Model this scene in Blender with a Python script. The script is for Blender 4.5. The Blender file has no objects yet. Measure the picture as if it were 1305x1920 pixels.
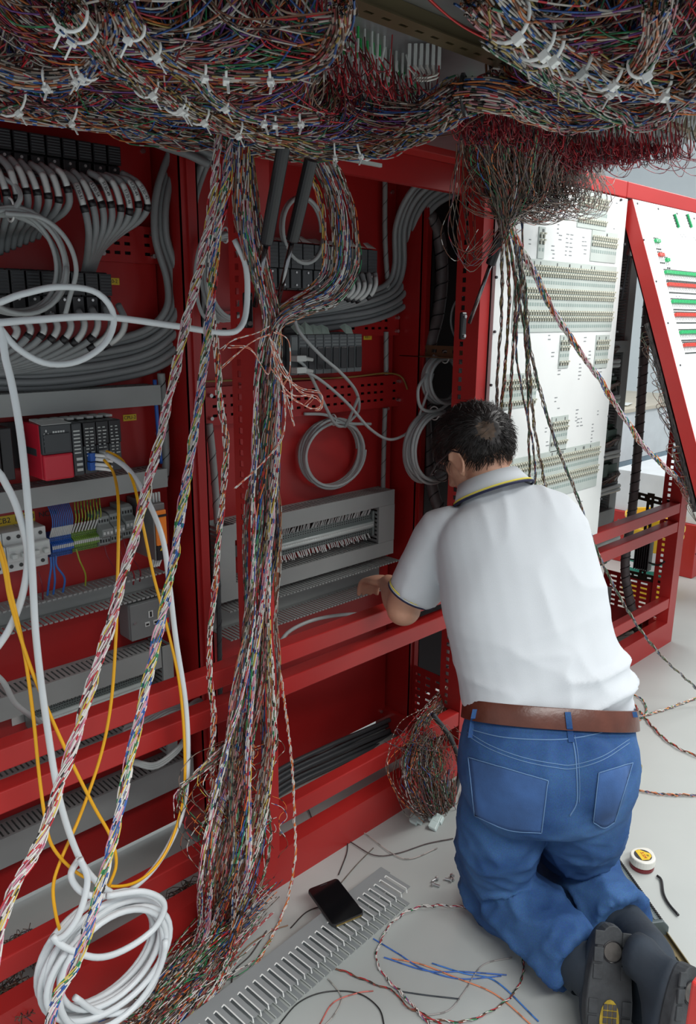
import bpy, math, random
import numpy as np
from mathutils import Vector, Matrix, noise
from mathutils.bvhtree import BVHTree
random.seed(7); rng = np.random.default_rng(7)
SC = bpy.context.scene; COL = SC.collection
# ------------------------------------------------------------ camera (1305 x 1920 photo)
F = 1450.0; YAW, PIT, ROL = [math.radians(a) for a in (43.9, 14.3, 0.5)]; H = 1.5
fw = Vector((math.sin(YAW)*math.cos(PIT), math.cos(YAW)*math.cos(PIT), -math.sin(PIT)))
rt = Vector((math.cos(YAW), -math.sin(YAW), 0)); up = rt.cross(fw)
rt, up = rt*math.cos(ROL)+up*math.sin(ROL), -rt*math.sin(ROL)+up*math.cos(ROL)
EYE = Vector((0, 0, H))
cam = bpy.data.cameras.new('camera'); co = bpy.data.objects.new('camera', cam); COL.objects.link(co)
co.matrix_world = Matrix(((rt.x, up.x, -fw.x, 0), (rt.y, up.y, -fw.y, 0), (rt.z, up.z, -fw.z, H), (0, 0, 0, 1)))
cam.sensor_fit = 'VERTICAL'; cam.sensor_height = 36; cam.lens = F/1920*36; cam.clip_start = .05
SC.camera = co
SC.view_settings.view_transform = 'Standard'; SC.view_settings.look = 'None'
SC.view_settings.gamma = 1; SC.view_settings.use_curve_mapping = False
SC.view_settings.exposure = 0.0
w = bpy.data.worlds.new('world'); SC.world = w; w.use_nodes = True
w.node_tree.nodes['Background'].inputs[0].default_value = (.88, .94, 1, 1)
w.node_tree.nodes['Background'].inputs[1].default_value = .62
def area(x, y, z, sx, sy, power, tgt=None, col=(1, .98, .95)):
    l = bpy.data.lights.new('ceiling_light', 'AREA'); l.shape = 'RECTANGLE'; l.size = sx; l.size_y = sy
    l.energy = power; l.color = col
    o = bpy.data.objects.new('ceiling_light', l); COL.objects.link(o); o.location = (x, y, z)
    if tgt: o.rotation_euler = (Vector(tgt)-Vector((x, y, z))).to_track_quat('-Z', 'Y').to_euler()
    return o
area(2.6, -.3, 3.0, 2.4, .5, 62, (2.7, 0, 0))
area(4.6, .2, 3.0, 2.4, .5, 60, (4.2, 1.0, 0))
area(.3, -1.2, 3.0, 2.4, .5, 90, (.6, -.6, 0))
area(3.4, 3.2, 3.0, 2.4, .5, 60)
# ------------------------------------------------------------ pixel -> place on a known plane
def ray(x, y): return fw + rt*((x-652.5)/F) - up*((y-960)/F)
def P(x, y, d): return EYE + ray(x, y)*d
def onY(x, y, Y): r = ray(x, y); return EYE + r*(Y/r.y)
def onX(x, y, X): r = ray(x, y); return EYE + r*(X/r.x)
def onZ(x, y, Z): r = ray(x, y); return EYE + r*((Z-H)/r.z)
def onPl(x, y, p, n): r = ray(x, y); return EYE + r*((p-EYE).dot(n)/r.dot(n))
def rectY(x0, y0, x1, y1, Y):
    a = onY(x0, y0, Y); b = onY(x1, y1, Y); return a.x, b.x, b.z, a.z
# ------------------------------------------------------------ materials
MT = {}
def mat(name, col, rough=.5, metal=0, var=.06, scale=8, bump=0, bscale=60, spec=.5):
    if name in MT: return MT[name]
    m = bpy.data.materials.new(name); m.use_nodes = True; nt = m.node_tree; b = nt.nodes['Principled BSDF']
    b.inputs['Roughness'].default_value = rough; b.inputs['Metallic'].default_value = metal
    b.inputs['Specular IOR Level'].default_value = spec
    tc = nt.nodes.new('ShaderNodeTexCoord'); n = nt.nodes.new('ShaderNodeTexNoise'); n.inputs['Scale'].default_value = scale
    n.inputs['Detail'].default_value = 4
    nt.links.new(tc.outputs['Object'], n.inputs['Vector'])
    r = nt.nodes.new('ShaderNodeValToRGB'); nt.links.new(n.outputs['Fac'], r.inputs[0])
    r.color_ramp.elements[0].position = .3; r.color_ramp.elements[1].position = .7
    r.color_ramp.elements[0].color = [max(0, c*(1-var)) for c in col]+[1]
    r.color_ramp.elements[1].color = [min(1, c*(1+var)) for c in col]+[1]
    nt.links.new(r.outputs[0], b.inputs['Base Color'])
    if bump:
        n2 = nt.nodes.new('ShaderNodeTexNoise'); n2.inputs['Scale'].default_value = bscale; n2.inputs['Detail'].default_value = 3
        nt.links.new(tc.outputs['Object'], n2.inputs['Vector'])
        bp = nt.nodes.new('ShaderNodeBump'); bp.inputs['Strength'].default_value = bump; bp.inputs['Distance'].default_value = .004
        nt.links.new(n2.outputs['Fac'], bp.inputs['Height']); nt.links.new(bp.outputs[0], b.inputs['Normal'])
    MT[name] = m; return m
RED = mat('red_paint', (.43, .022, .020), .38, var=.08, scale=3)
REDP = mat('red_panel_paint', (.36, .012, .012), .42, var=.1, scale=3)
GREY = mat('grey_pvc', (.27, .285, .28), .5)
GREYD = mat('dark_grey_plastic', (.045, .05, .055), .45)
BLK = mat('black_plastic', (.012, .012, .014), .35)
VOID = mat('shade_and_dark_sheet', (.012, .010, .012), .6)  # near-black: painted shade in bays and slots, also dark backing and seam
CAB = mat('grey_cable_sheath', (.36, .385, .385), .42)
CABD = mat('mid_grey_cable_sheath', (.235, .25, .255), .42)
WCAB = mat('white_cable_sheath', (.68, .72, .74), .35)
YEL = mat('yellow_fibre_sheath', (.85, .42, .01), .4)
TIE = mat('white_nylon', (.82, .84, .82), .35)
WHT = mat('white_panel', (.82, .85, .84), .4, var=.02)
OFF = mat('light_grey_plastic', (.52, .55, .53), .4)
STEEL = mat('galvanised_sheet', (.30, .31, .32), .35, .7, var=.15, scale=14)
ZINC = mat('zinc', (.6, .6, .6), .3, .9)
BRASS = mat('passivated_steel', (.22, .18, .10), .38, .8)
LABEL = mat('label_white', (.55, .57, .56), .5)
YLAB = mat('label_yellow', (.72, .50, .03), .5)
ORG = mat('orange_plastic', (.85, .22, .02), .4)
BLU = mat('blue_plastic', (.02, .10, .42), .4)
GRN = mat('green_plastic', (.03, .40, .10), .4)
GYT = mat('green_yellow_plastic', (.16, .28, .05), .4)
BRED = mat('bright_red_plastic', (.55, .015, .035), .35)
SKIN = mat('skin', (.56, .30, .20), .5, var=.08, scale=14, bump=.12, bscale=120)
SHIRT = mat('white_cotton', (.57, .61, .645), .85, var=.02, bump=.12, bscale=500)
NAVY = mat('navy_trim', (.012, .014, .05), .8)
YTRIM = mat('yellow_trim', (.80, .68, .10), .8)
LEATH = mat('brown_leather', (.10, .030, .018), .32, var=.2, scale=20, bump=.15, bscale=90)
HAIRM = mat('dark_hair', (.016, .012, .011), .45, var=.3, scale=30)
SOLE = mat('shoe_rubber', (.040, .045, .050), .7, var=.25, scale=30, bump=.3, bscale=90)
SUEDE = mat('navy_suede', (.018, .028, .042), .75, var=.2, scale=12, bump=.2)
INK = mat('print_ink', (.03, .03, .035), .6)
GLASS = mat('spectacle_lens', (.5, .55, .55), .1)
def jeans_mat():
    m = bpy.data.materials.new('blue_denim'); m.use_nodes = True; nt = m.node_tree; b = nt.nodes['Principled BSDF']
    b.inputs['Roughness'].default_value = .85; b.inputs['Specular IOR Level'].default_value = .2
    tc = nt.nodes.new('ShaderNodeTexCoord'); n = nt.nodes.new('ShaderNodeTexNoise'); n.inputs['Scale'].default_value = 7; n.inputs['Detail'].default_value = 6
    n2 = nt.nodes.new('ShaderNodeTexNoise'); n2.inputs['Scale'].default_value = 420; n2.inputs['Detail'].default_value = 2
    nt.links.new(tc.outputs['Object'], n.inputs['Vector']); nt.links.new(tc.outputs['Object'], n2.inputs['Vector'])
    r = nt.nodes.new('ShaderNodeValToRGB'); e = r.color_ramp.elements
    e[0].position = .34; e[0].color = (.020, .060, .175, 1); e[1].position = .75; e[1].color = (.062, .150, .33, 1)
    nt.links.new(n.outputs['Fac'], r.inputs[0])
    mx = nt.nodes.new('ShaderNodeMix'); mx.data_type = 'RGBA'; mx.blend_type = 'OVERLAY'; mx.inputs[0].default_value = .45
    nt.links.new(r.outputs[0], mx.inputs[6]); nt.links.new(n2.outputs['Color'], mx.inputs[7]); nt.links.new(mx.outputs[2], b.inputs['Base Color'])
    bp = nt.nodes.new('ShaderNodeBump'); bp.inputs['Strength'].default_value = .3; bp.inputs['Distance'].default_value = .001
    nt.links.new(n2.outputs['Fac'], bp.inputs['Height']); nt.links.new(bp.outputs[0], b.inputs['Normal'])
    return m
DENIM = jeans_mat()
STITCH = mat('pale_denim_stitch', (.11, .21, .38), .9)
def wire_mat():
    m = bpy.data.materials.new('striped_wire_insulation'); m.use_nodes = True; nt = m.node_tree; b = nt.nodes['Principled BSDF']
    b.inputs['Roughness'].default_value = .42
    a1 = nt.nodes.new('ShaderNodeAttribute'); a1.attribute_name = 'c1'; a2 = nt.nodes.new('ShaderNodeAttribute'); a2.attribute_name = 'c2'
    a3 = nt.nodes.new('ShaderNodeAttribute'); a3.attribute_name = 'along'
    fr = nt.nodes.new('ShaderNodeMath'); fr.operation = 'FRACT'; gt = nt.nodes.new('ShaderNodeMath'); gt.operation = 'GREATER_THAN'; gt.inputs[1].default_value = .74
    nt.links.new(a3.outputs['Fac'], fr.inputs[0]); nt.links.new(fr.outputs[0], gt.inputs[0])
    mx = nt.nodes.new('ShaderNodeMix'); mx.data_type = 'RGBA'
    nt.links.new(gt.outputs[0], mx.inputs[0]); nt.links.new(a1.outputs['Color'], mx.inputs[6]); nt.links.new(a2.outputs['Color'], mx.inputs[7])
    nt.links.new(mx.outputs[2], b.inputs['Base Color']); return m
WIRE = wire_mat()
# ------------------------------------------------------------ objects
ORI = {}
def tag(o, label=None, cat=None, group=None, kind=None):
    if label: o['label'] = label
    if cat: o['category'] = cat
    if group: o['group'] = group
    if kind: o['kind'] = kind
    return o
def thing(name, label, cat, loc, group=None):
    o = bpy.data.objects.new(name, None); COL.objects.link(o); o.location = loc; o.empty_display_size = .05
    ORI[o.name] = Vector(loc); return tag(o, label, cat, group)
def link_mesh(name, me, parent=None, loc=None):
    o = bpy.data.objects.new(name, me); COL.objects.link(o)
    if parent: o.parent = parent; ORI[o.name] = ORI[parent.name]
    elif loc is not None: o.location = loc; ORI[o.name] = Vector(loc)
    return o
class MB:
    def __init__(s): s.v = []; s.f = []; s.m = []
    def add(s, vs, fs, m=0):
        b = len(s.v); s.v += [Vector(v) for v in vs]; s.f += [[i+b for i in f] for f in fs]; s.m += [m]*len(fs); return s
    def box(s, x0, x1, y0, y1, z0, z1, m=0):
        return s.add([(x0,y0,z0),(x1,y0,z0),(x1,y1,z0),(x0,y1,z0),(x0,y0,z1),(x1,y0,z1),(x1,y1,z1),(x0,y1,z1)],
            [(0,3,2,1),(4,5,6,7),(0,1,5,4),(1,2,6,5),(2,3,7,6),(3,0,4,7)], m)
    def obox(s, c, a, b, d, m=0):
        c = Vector(c); vs = [c+a*i+b*j+d*k for k in (-1, 1) for i, j in ((-1,-1),(1,-1),(1,1),(-1,1))]
        return s.add(vs, [(0,3,2,1),(4,5,6,7),(0,1,5,4),(1,2,6,5),(2,3,7,6),(3,0,4,7)], m)
    def rings(s, rs, m=0, caps=True, closed=False):
        n = len(rs[0]); b = len(s.v)
        for r in rs: s.v += [Vector(v) for v in r]
        k = len(rs)
        for i in range(k if closed else k-1):
            for j in range(n):
                a = b+i*n; c = b+((i+1) % k)*n; s.f.append([a+j, a+(j+1) % n, c+(j+1) % n, c+j]); s.m.append(m)
        if caps and not closed: s.f += [[b+j for j in range(n)][::-1], [b+(k-1)*n+j for j in range(n)]]; s.m += [m, m]
        return s
    def tube(s, pts, r, n=8, m=0, closed=False, caps=True):
        pts = [Vector(p) for p in pts]; rs = []; k = len(pts); nrm = None
        for i, p in enumerate(pts):
            t = (pts[(i+1) % k if closed else min(i+1, k-1)] - pts[i-1 if (closed or i) else 0]).normalized()
            if nrm is None: nrm = t.orthogonal().normalized()
            nrm = (nrm - t*nrm.dot(t)); nrm = nrm.normalized() if nrm.length > 1e-6 else t.orthogonal().normalized()
            bn = t.cross(nrm); rr = r[i] if isinstance(r, (list, tuple)) else r
            rs.append([p+nrm*(rr*math.cos(2*math.pi*j/n))+bn*(rr*math.sin(2*math.pi*j/n)) for j in range(n)])
        return s.rings(rs, m, caps, closed)
    def cyl(s, a, b, r, n=14, m=0, r2=None): return s.tube([a, b], [r, r if r2 is None else r2], n, m)
    def lathe(s, prof, c, ax=Vector((0,0,1)), n=32, m=0, caps=True):
        ax = Vector(ax).normalized(); u = ax.orthogonal().normalized(); v = ax.cross(u); c = Vector(c)
        return s.rings([[c+ax*h+u*(r*math.cos(2*math.pi*j/n))+v*(r*math.sin(2*math.pi*j/n)) for j in range(n)] for r, h in prof], m, caps)
    def prism(s, poly, d, m=0):
        d = Vector(d); n = len(poly); a = [Vector(p) for p in poly]
        return s.add(a+[p+d for p in a], [list(range(n))[::-1], [n+i for i in range(n)]]+[[i, (i+1) % n, n+(i+1) % n, n+i] for i in range(n)], m)
    def holed(s, o, ux, uz, un, xs, zs, hole, t, m=0):
        # plate with real rectangular holes; xs, zs are cut lines, hole(i,j) says which cells are open
        o = Vector(o); nx, nz = len(xs)-1, len(zs)-1
        def p(x, z, d): return o+ux*x+uz*z+un*(d*t)
        for i in range(nx):
            for j in range(nz):
                if hole(i, j): continue
                x0, x1, z0, z1 = xs[i], xs[i+1], zs[j], zs[j+1]
                s.add([p(x0,z0,0),p(x1,z0,0),p(x1,z1,0),p(x0,z1,0),p(x0,z0,1),p(x1,z0,1),p(x1,z1,1),p(x0,z1,1)], [(0,1,2,3),(7,6,5,4)], m)
                b = len(s.v)-8
                for (di, dj, e) in ((-1,0,(0,3,7,4)),(1,0,(1,5,6,2)),(0,-1,(0,4,5,1)),(0,1,(3,2,6,7))):
                    a, c = i+di, j+dj
                    if a < 0 or c < 0 or a >= nx or c >= nz or hole(a, c): s.f.append([b+q for q in e]); s.m.append(m)
        return s
    def build(s, name, mats, parent=None, bevel=0, smooth=False, seg=2):
        if not isinstance(mats, (list, tuple)): mats = [mats]
        if parent: org = ORI[parent.name]
        else:
            lo = [min(v[i] for v in s.v) for i in range(3)]; hi = [max(v[i] for v in s.v) for i in range(3)]
            org = Vector(((lo[0]+hi[0])/2, (lo[1]+hi[1])/2, lo[2]))
        me = bpy.data.meshes.new(name); me.from_pydata([tuple(v-org) for v in s.v], [], s.f)
        for q in mats: me.materials.append(q)
        me.polygons.foreach_set('material_index', s.m); me.validate()
        if smooth: me.polygons.foreach_set('use_smooth', [True]*len(me.polygons))
        me.update()
        o = link_mesh(name, me, parent, None if parent else org)
        if bevel:
            b = o.modifiers.new('bevel', 'BEVEL'); b.width = bevel; b.segments = seg; b.limit_method = 'ANGLE'; b.angle_limit = .7
        return o
def dup(root, off, label=None, group=None):
    c = root.copy(); COL.objects.link(c); c.location = root.location+Vector(off)
    if label: c['label'] = label
    if group: c['group'] = group
    for ch in [x for x in COL.objects if x.parent == root]:
        d = ch.copy(); COL.objects.link(d); d.parent = c
        for g in [x for x in COL.objects if x.parent == ch]:
            e = g.copy(); COL.objects.link(e); e.parent = d
    return c
def spline(pts, n):
    p = np.array([tuple(q) for q in pts], float)
    if len(p) == 2: t = np.linspace(0, 1, n)[:, None]; return p[0]*(1-t)+p[1]*t
    q = np.vstack([2*p[0]-p[1], p, 2*p[-1]-p[-2]]); k = len(p)-1
    d = np.linalg.norm(np.diff(p, axis=0), axis=1); c = np.concatenate([[0], np.cumsum(d)]); c /= max(c[-1], 1e-9)
    t = np.linspace(0, 1, n); i = np.clip(np.searchsorted(c, t, side='right')-1, 0, k-1)
    u = ((t-c[i])/np.maximum(c[i+1]-c[i], 1e-9))[:, None]
    a, b, e, f = q[i], q[i+1], q[i+2], q[i+3]
    return .5*((2*b)+(-a+e)*u+(2*a-5*b+4*e-f)*u*u+(-a+3*b-3*e+f)*u**3)
def frames(p):
    t = np.gradient(p, axis=0); t /= np.linalg.norm(t, axis=1)[:, None]+1e-12
    n = np.zeros_like(p); r = np.array([.3, .5, .8]); r = r-t[0]*(r@t[0]); n[0] = r/np.linalg.norm(r)
    for i in range(1, len(p)):
        r = n[i-1]-t[i]*(n[i-1]@t[i]); n[i] = r/(np.linalg.norm(r)+1e-12)
    return n, np.cross(t, n)
def wires(name, lst, parent=None, sides=4):
    """lst of (points Nx3, radius, colour, stripe colour, period): every wire a striped tube, all in one mesh"""
    V = []; Fc = []; A = []; C1 = []; C2 = []; base = 0
    ca = np.cos(np.arange(sides)*2*np.pi/sides); sa = np.sin(np.arange(sides)*2*np.pi/sides)
    for pts, r, c1, c2, per in lst:
        p = np.asarray(pts, float); k = len(p); n, b = frames(p)
        v = p[:, None, :]+r*(n[:, None, :]*ca[None, :, None]+b[:, None, :]*sa[None, :, None])
        V.append(v.reshape(-1, 3)); L = np.concatenate([[0], np.cumsum(np.linalg.norm(np.diff(p, axis=0), axis=1))])/per+random.random()
        A.append(np.repeat(L, sides))
        C1.append(np.tile(np.array([*c1, 1.]), (k*sides, 1))); C2.append(np.tile(np.array([*c2, 1.]), (k*sides, 1)))
        i = np.arange(k-1)[:, None]*sides+base; j = np.arange(sides)[None, :]; j2 = (j+1) % sides
        Fc.append(np.stack([i+j, i+j2, i+sides+j2, i+sides+j], -1).reshape(-1, 4)); base += k*sides
    V = np.concatenate(V); Fc = np.concatenate(Fc); nv = len(V); nf = len(Fc)
    org = np.array(ORI[parent.name]) if parent else np.array([(V[:, 0].min()+V[:, 0].max())/2, (V[:, 1].min()+V[:, 1].max())/2, V[:, 2].min()])
    me = bpy.data.meshes.new(name); me.vertices.add(nv); me.vertices.foreach_set('co', (V-org).ravel().astype(np.float32))
    me.loops.add(nf*4); me.loops.foreach_set('vertex_index', Fc.ravel().astype(np.int32))
    me.polygons.add(nf); me.polygons.foreach_set('loop_start', np.arange(nf, dtype=np.int32)*4)
    me.polygons.foreach_set('use_smooth', np.ones(nf, bool)); me.update(calc_edges=True)
    a = me.attributes.new('along', 'FLOAT', 'POINT'); a.data.foreach_set('value', np.concatenate(A).astype(np.float32))
    for nm, c in (('c1', C1), ('c2', C2)):
        a = me.attributes.new(nm, 'FLOAT_COLOR', 'POINT'); a.data.foreach_set('color', np.concatenate(c).ravel().astype(np.float32))
    me.materials.append(WIRE)
    return link_mesh(name, me, parent, None if parent else Vector(org))
CW, CR, CB, CG, CO, CK, CY, CP, CN, CV = (.70,.68,.64), (.50,.02,.03), (.03,.12,.42), (.03,.26,.10), (.75,.20,.04), (.02,.02,.02), (.65,.50,.08), (.65,.28,.38), (.16,.07,.04), (.14,.05,.22)
CL = (.46,.43,.39)
PAL = {
 'loom': [(CL,CK),(CL,CR),(CL,CB),((.30,.22,.18),CK),((.34,.24,.18),CR),((.03,.14,.07),CL),((.30,.10,.05),CL),((.03,.09,.25),CL),((.45,.14,.04),CN),(CL,CN),((.25,.05,.05),CK),((.38,.15,.17),CK),((.30,.22,.06),CK),((.16,.10,.08),CL)],
 'mix': [(CW,CR),(CW,CK),(CW,CB),(CW,CG),(CW,CK),(CW,CN),(CP,CW),(CO,CW),(CR,CW),(CB,CW),(CG,CW),(CO,CK),(CW,CR),(CN,CW),(CY,CK),(CR,CK)],
 'pink': [(CP,CW),(CW,CP),(CW,CR),(CR,CW),(CW,CK),(CY,CW),(CP,CB),(CW,CR),(CW,CB)],
 'blue': [(CW,CB),(CB,CW),(CW,CO),(CW,CG),(CW,CR),(CW,CK),(CY,CG),(CP,CB)],
 'dark': [(CN,CK),(CW,CK),(CR,CK),(CO,CK),(CN,CW),(CG,CK),(CB,CK),(CN,CR),((.25,.22,.18),CK)],
 'red': [((.26,.009,.018),CR),((.16,.006,.014),CK),((.32,.012,.022),CR),((.09,.004,.010),CK)],
 'forest': [((.30,.02,.04),CR),(CV,CV),((.5,.14,.03),CO),((.03,.08,.26),CB),(CL,CR),(CL,CK),((.26,.02,.04),CL),((.03,.15,.06),CG),(CN,CN),((.20,.02,.06),CK),(CV,CL),(CL,CN),(CN,CK),(CR,CK),((.18,.02,.03),CK),((.22,.14,.10),CK)],
 'cable': [((.22,.12,.08),CK),((.16,.10,.08),CK),(CL,CN),((.30,.05,.04),CK),((.05,.10,.24),CL),((.10,.09,.08),CL),((.25,.18,.05),CK),((.05,.14,.08),CK)],
 'brown': [(CN,CK),((.16,.12,.10),CK),((.24,.17,.13),CK),((.10,.05,.03),CK),((.28,.06,.03),CK),((.20,.17,.14),CN),((.07,.10,.06),CN),((.12,.08,.12),CK)],
 'orange': [(CW,CR),(CW,CO),(CO,CW),(CW,CR)]}
def wc(pal): return random.choice(PAL[pal])
def px(path):
    """(x, y, Y) pixel samples put on the depth plane Y; (x, y, 'z', Z) on a height"""
    return [onZ(q[0], q[1], q[3]) if len(q) == 4 else onY(q[0], q[1], q[2]) for q in path]
def twist(path, n, R, pitch, r, pal, step=.012, loose=.25, fray=0):
    pts = [Vector(p) for p in path]; L = sum((pts[i+1]-pts[i]).length for i in range(len(pts)-1)); m = max(6, int(L/step))
    c = spline(path, m); nn, bb = frames(c); s = np.linspace(0, L, m); out = []
    for i in range(n):
        ph = random.random()*6.28; ro = R*math.sqrt((i+.5)/n)*1.0
        k = 2*math.pi/pitch*(1+random.uniform(-.03, .03)); wob = np.array([noise.noise(Vector((i*7.1, q*9, 0))) for q in s])
        rr = ro*(1+loose*2*wob)
        if fray: rr = rr+fray*np.maximum(0, (s/L-.75)*4)**2*random.random()
        a = ph+k*s+wob
        p = c+nn*(rr*np.cos(a))[:, None]+bb*(rr*np.sin(a))[:, None]
        c1, c2 = wc(pal); out.append((p, r, c1, c2, random.uniform(.026, .05)))
    return out
def bundle(name, label, path, n, R, pal, group=None, pitch=.24, r=.0014, cat='cable', **k):
    o = wires(name, twist(path, n, R, pitch, r, pal, **k)); return tag(o, label, cat, group)
def cable(name, label, path, r, m, group=None, cat='cable', n=10, step=.012, closed=False):
    pts = [Vector(p) for p in path]; L = sum((pts[i+1]-pts[i]).length for i in range(len(pts)-1))
    b = MB().tube([Vector(q) for q in spline(path, max(8, int(L/step)))], r, n)
    return tag(b.build(name, m, smooth=True), label, cat, group)
X3 = Vector((1,0,0)); Y3 = Vector((0,1,0)); Z3 = Vector((0,0,1))
# ============================================================ the setting
YF, YB = 1.40, 1.765     # front frame plane, mounting panel plane
fl = mat('floor_epoxy', (.44, .47, .455), .30, var=.05, scale=2.5, bump=.03)
b = MB().box(-3, 9, -3, 7, -.05, 0); o = b.build('floor', fl); tag(o, kind='structure')
wl = mat('wall_paint', (.72, .78, .80), .7, var=.02)
tag(MB().box(-3, 9, 5.0, 5.1, 0, 3.4).build('wall_back', wl), kind='structure')
tag(MB().box(8.0, 8.1, -3, 5.0, 0, 3.4).build('wall_right', wl), kind='structure')
b = MB()
for xx in (4.4, 5.6, 6.8): b.box(xx, xx+.012, 4.985, 5.0, 0, 3.4)
tag(b.build('trim_1', OFF), kind='structure')
b = MB().box(3.2, 5.2, 4.97, 5.0, 2.62, 2.66).box(3.6, 4.9, 4.96, 5.0, 2.55, 2.58); tag(b.build('trim_2', mat('grey_conduit', (.35,.40,.41), .5)), kind='structure')

# ============================================================ red console frame
fr = thing('console_frame', 'red painted steel frame of a long open control console, running across the whole picture', 'frame', (2.3, YF, 0))
def post(x0, x1, z0=0, z1=1.95, holes=True):
    b = MB().box(x0, x1, YF, YF+.004, z0, z1).box(x1-.004, x1, YF+.004, YF+.05, z0, z1)
    zs = [z0]; z = z0+.06
    while z < z1-.05: zs += [z, z+.014]; z += .026
    zs.append(z1)
    ys = [0, .050, .064, .085]
    b.holed((x0, YF+.004, 0), Y3, Z3, X3, ys, zs, lambda i, j: holes and i == 1 and j % 2 == 1, .003)
    b.build('post', RED, fr)
for a in ((1.058, 1.105), (1.866, 1.912), (2.618, 2.662), (3.43, 3.50)): post(*a)
segs = [(.0, 1.058), (1.105, 1.866), (1.912, 2.618), (2.662, 3.43)]
for x0, x1 in segs:
    for z0, z1, d in ((.645, .692, .045), (.556, .604, .045), (.186, .236, .04), (0, .112, .05)):
        if z0 == 0: MB().box(x0, x1, YF, YF+.004, .0, z1).box(x0, x1, YF+.004, YF+d, z1-.004, z1).build('plinth', RED, fr)
        else: MB().box(x0, x1, YF+.002, YF+.002+d, z0, z1).build('rail', RED, fr, bevel=.003)
for x0, x1 in ((0, 1.9), (1.9, 2.66), (2.664, 4.6)):
    MB().box(x0, x1, YF-.005, YF+.05, 1.9, 1.952).build('top_beam', RED, fr, bevel=.003)
MB().box(0, 4.6, YF+.05, 1.83, 1.945, 1.95).build('roof_sheet', REDP, fr)
MB().box(0, 2.66, 1.45, 1.47, 1.83, 1.9).build('roof_stiffener', REDP, fr)
for x in (1.045, 1.905, 2.66):
    b = MB().box(x, x+.05, 1.66, 1.663, .02, 1.945).box(x, x+.004, 1.66, 1.80, .02, 1.945).box(x+.046, x+.05, 1.66, 1.80, .02, 1.945).box(x+.018, x+.024, 1.654, 1.66, .02, 1.945)
    b.build('rear_post', REDP, fr)
for x in (1.07, 1.885, 2.64, 3.46):
    MB().box(x, x+.03, YF+.05, 1.80, .02, .1).build('side_sill', REDP, fr)
# perforated gussets low in the side openings
def perf(xs0, n, pitch, slot): 
    r = [xs0]
    for i in range(n): r += [xs0+(i+1)*pitch-slot/2, xs0+(i+1)*pitch+slot/2]
    return r+[xs0+(n+1)*pitch]
MB().holed((1.925, 1.50, .10), Y3, Z3, X3, perf(0, 5, .045, .022), perf(0, 6, .028, .010), lambda i, j: i % 2 == 1 and j % 2 == 1, .004).build('gusset', REDP, fr)
MB().holed((3.445, 1.485, .10), Y3, Z3, X3, perf(0, 4, .052, .034), perf(0, 7, .024, .010), lambda i, j: i % 2 == 1 and j % 2 == 1, .004).build('gusset', REDP, fr)
# rear sheets
MB().box(0, 1.93, 1.83, 1.834, .02, 1.95).build('rear_sheet', REDP, fr)
MB().box(1.932, 2.69, 1.83, 1.834, .02, 1.95).box(2.0, 2.66, 1.70, 1.83, 1.0, 1.85).build('painted_shade_rear_sheet', VOID, fr); MB().box(2.692, 3.445, 1.83, 1.834, .02, 1.95).build('rear_sheet', REDP, fr)  # near-black sheet and block paint in the unlit depth of the third bay
MB().box(3.30, 3.445, 1.75, 1.762, .4, 1.94).build('painted_shade_plate', VOID, fr)  # plate added near-black to stand for the unlit depth of the far bay

def mp(x0, x1, label, z0=.06, z1=1.9):
    b = MB().box(x0, x1, YB, YB+.003, z0, z1)
    t = thing('mounting_panel', label, 'panel', ((x0+x1)/2, YB, z0), 'mounting panels'); b.build('sheet', REDP, t)
    for xx in (x0+.02, x1-.02):
        for zz in (z0+.03, .7, 1.2, z1-.03): MB().cyl((xx, YB, zz), (xx, YB-.006, zz), .006, 8).build('bolt', ZINC, t)
    return t
mp(.10, 1.035, 'plain red mounting panel in the left bay behind the red-fronted controller')
mp(1.13, 1.895, 'plain red mounting panel in the middle bay behind the coiled grey cable')
mp(2.70, 3.44, 'red mounting panel mostly hidden behind the white key panel')
def rc(x0, y0, x1, y1, Y):
    ym, xm = (y0+y1)/2, (x0+x1)/2
    return onY(x0, ym, Y).x, onY(x1, ym, Y).x, onY(xm, y1, Y).z, onY(xm, y0, Y).z
def strip(label, x0, x1, z0, z1, Y=1.745):
    L = x1-x0; n = int(L/.030); W = z1-z0; k = max(2, int(W/.026))
    b = MB().holed((x0, Y, z0), X3, Z3, Y3, perf(0, n, L/(n+1), .015), perf(0, k, W/(k+1), .0075), lambda i, j: i % 2 == 1 and j % 2 == 1 and (i//2) % 5 != 3, .003)
    b.box(x0, x1, Y+.003, YB-.0005, z1-.003, z1).box(x0, x1, Y+.003, YB-.0005, z0, z0+.003)
    t = thing('perforated_plate', label, 'plate', ((x0+x1)/2, Y, z0), 'perforated red plates'); b.build('plate', REDP, t)
    MB().box(x0, x1, YB-.004, YB-.0015, z0+.004, z1-.004).build('painted_slot_shade', VOID, t)  # dark sheet behind the slots, shade put in as colour
    for xx in (x0+.012, x1-.014):
        for zz in (z0+W*.2, z0+W*.8): MB().cyl((xx, Y+.001, zz), (xx, Y-.012, zz), .0055, 8).build('bolt', ZINC, t)
    return t
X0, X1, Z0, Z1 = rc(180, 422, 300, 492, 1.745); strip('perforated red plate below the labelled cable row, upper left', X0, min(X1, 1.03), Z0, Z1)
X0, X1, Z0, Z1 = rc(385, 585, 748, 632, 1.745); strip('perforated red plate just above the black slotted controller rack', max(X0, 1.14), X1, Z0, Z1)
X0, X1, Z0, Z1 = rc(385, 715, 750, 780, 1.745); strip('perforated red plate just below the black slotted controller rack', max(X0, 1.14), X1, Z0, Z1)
X0, X1, Z0, Z1 = rc(385, 545, 470, 583, 1.745); 
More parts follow.
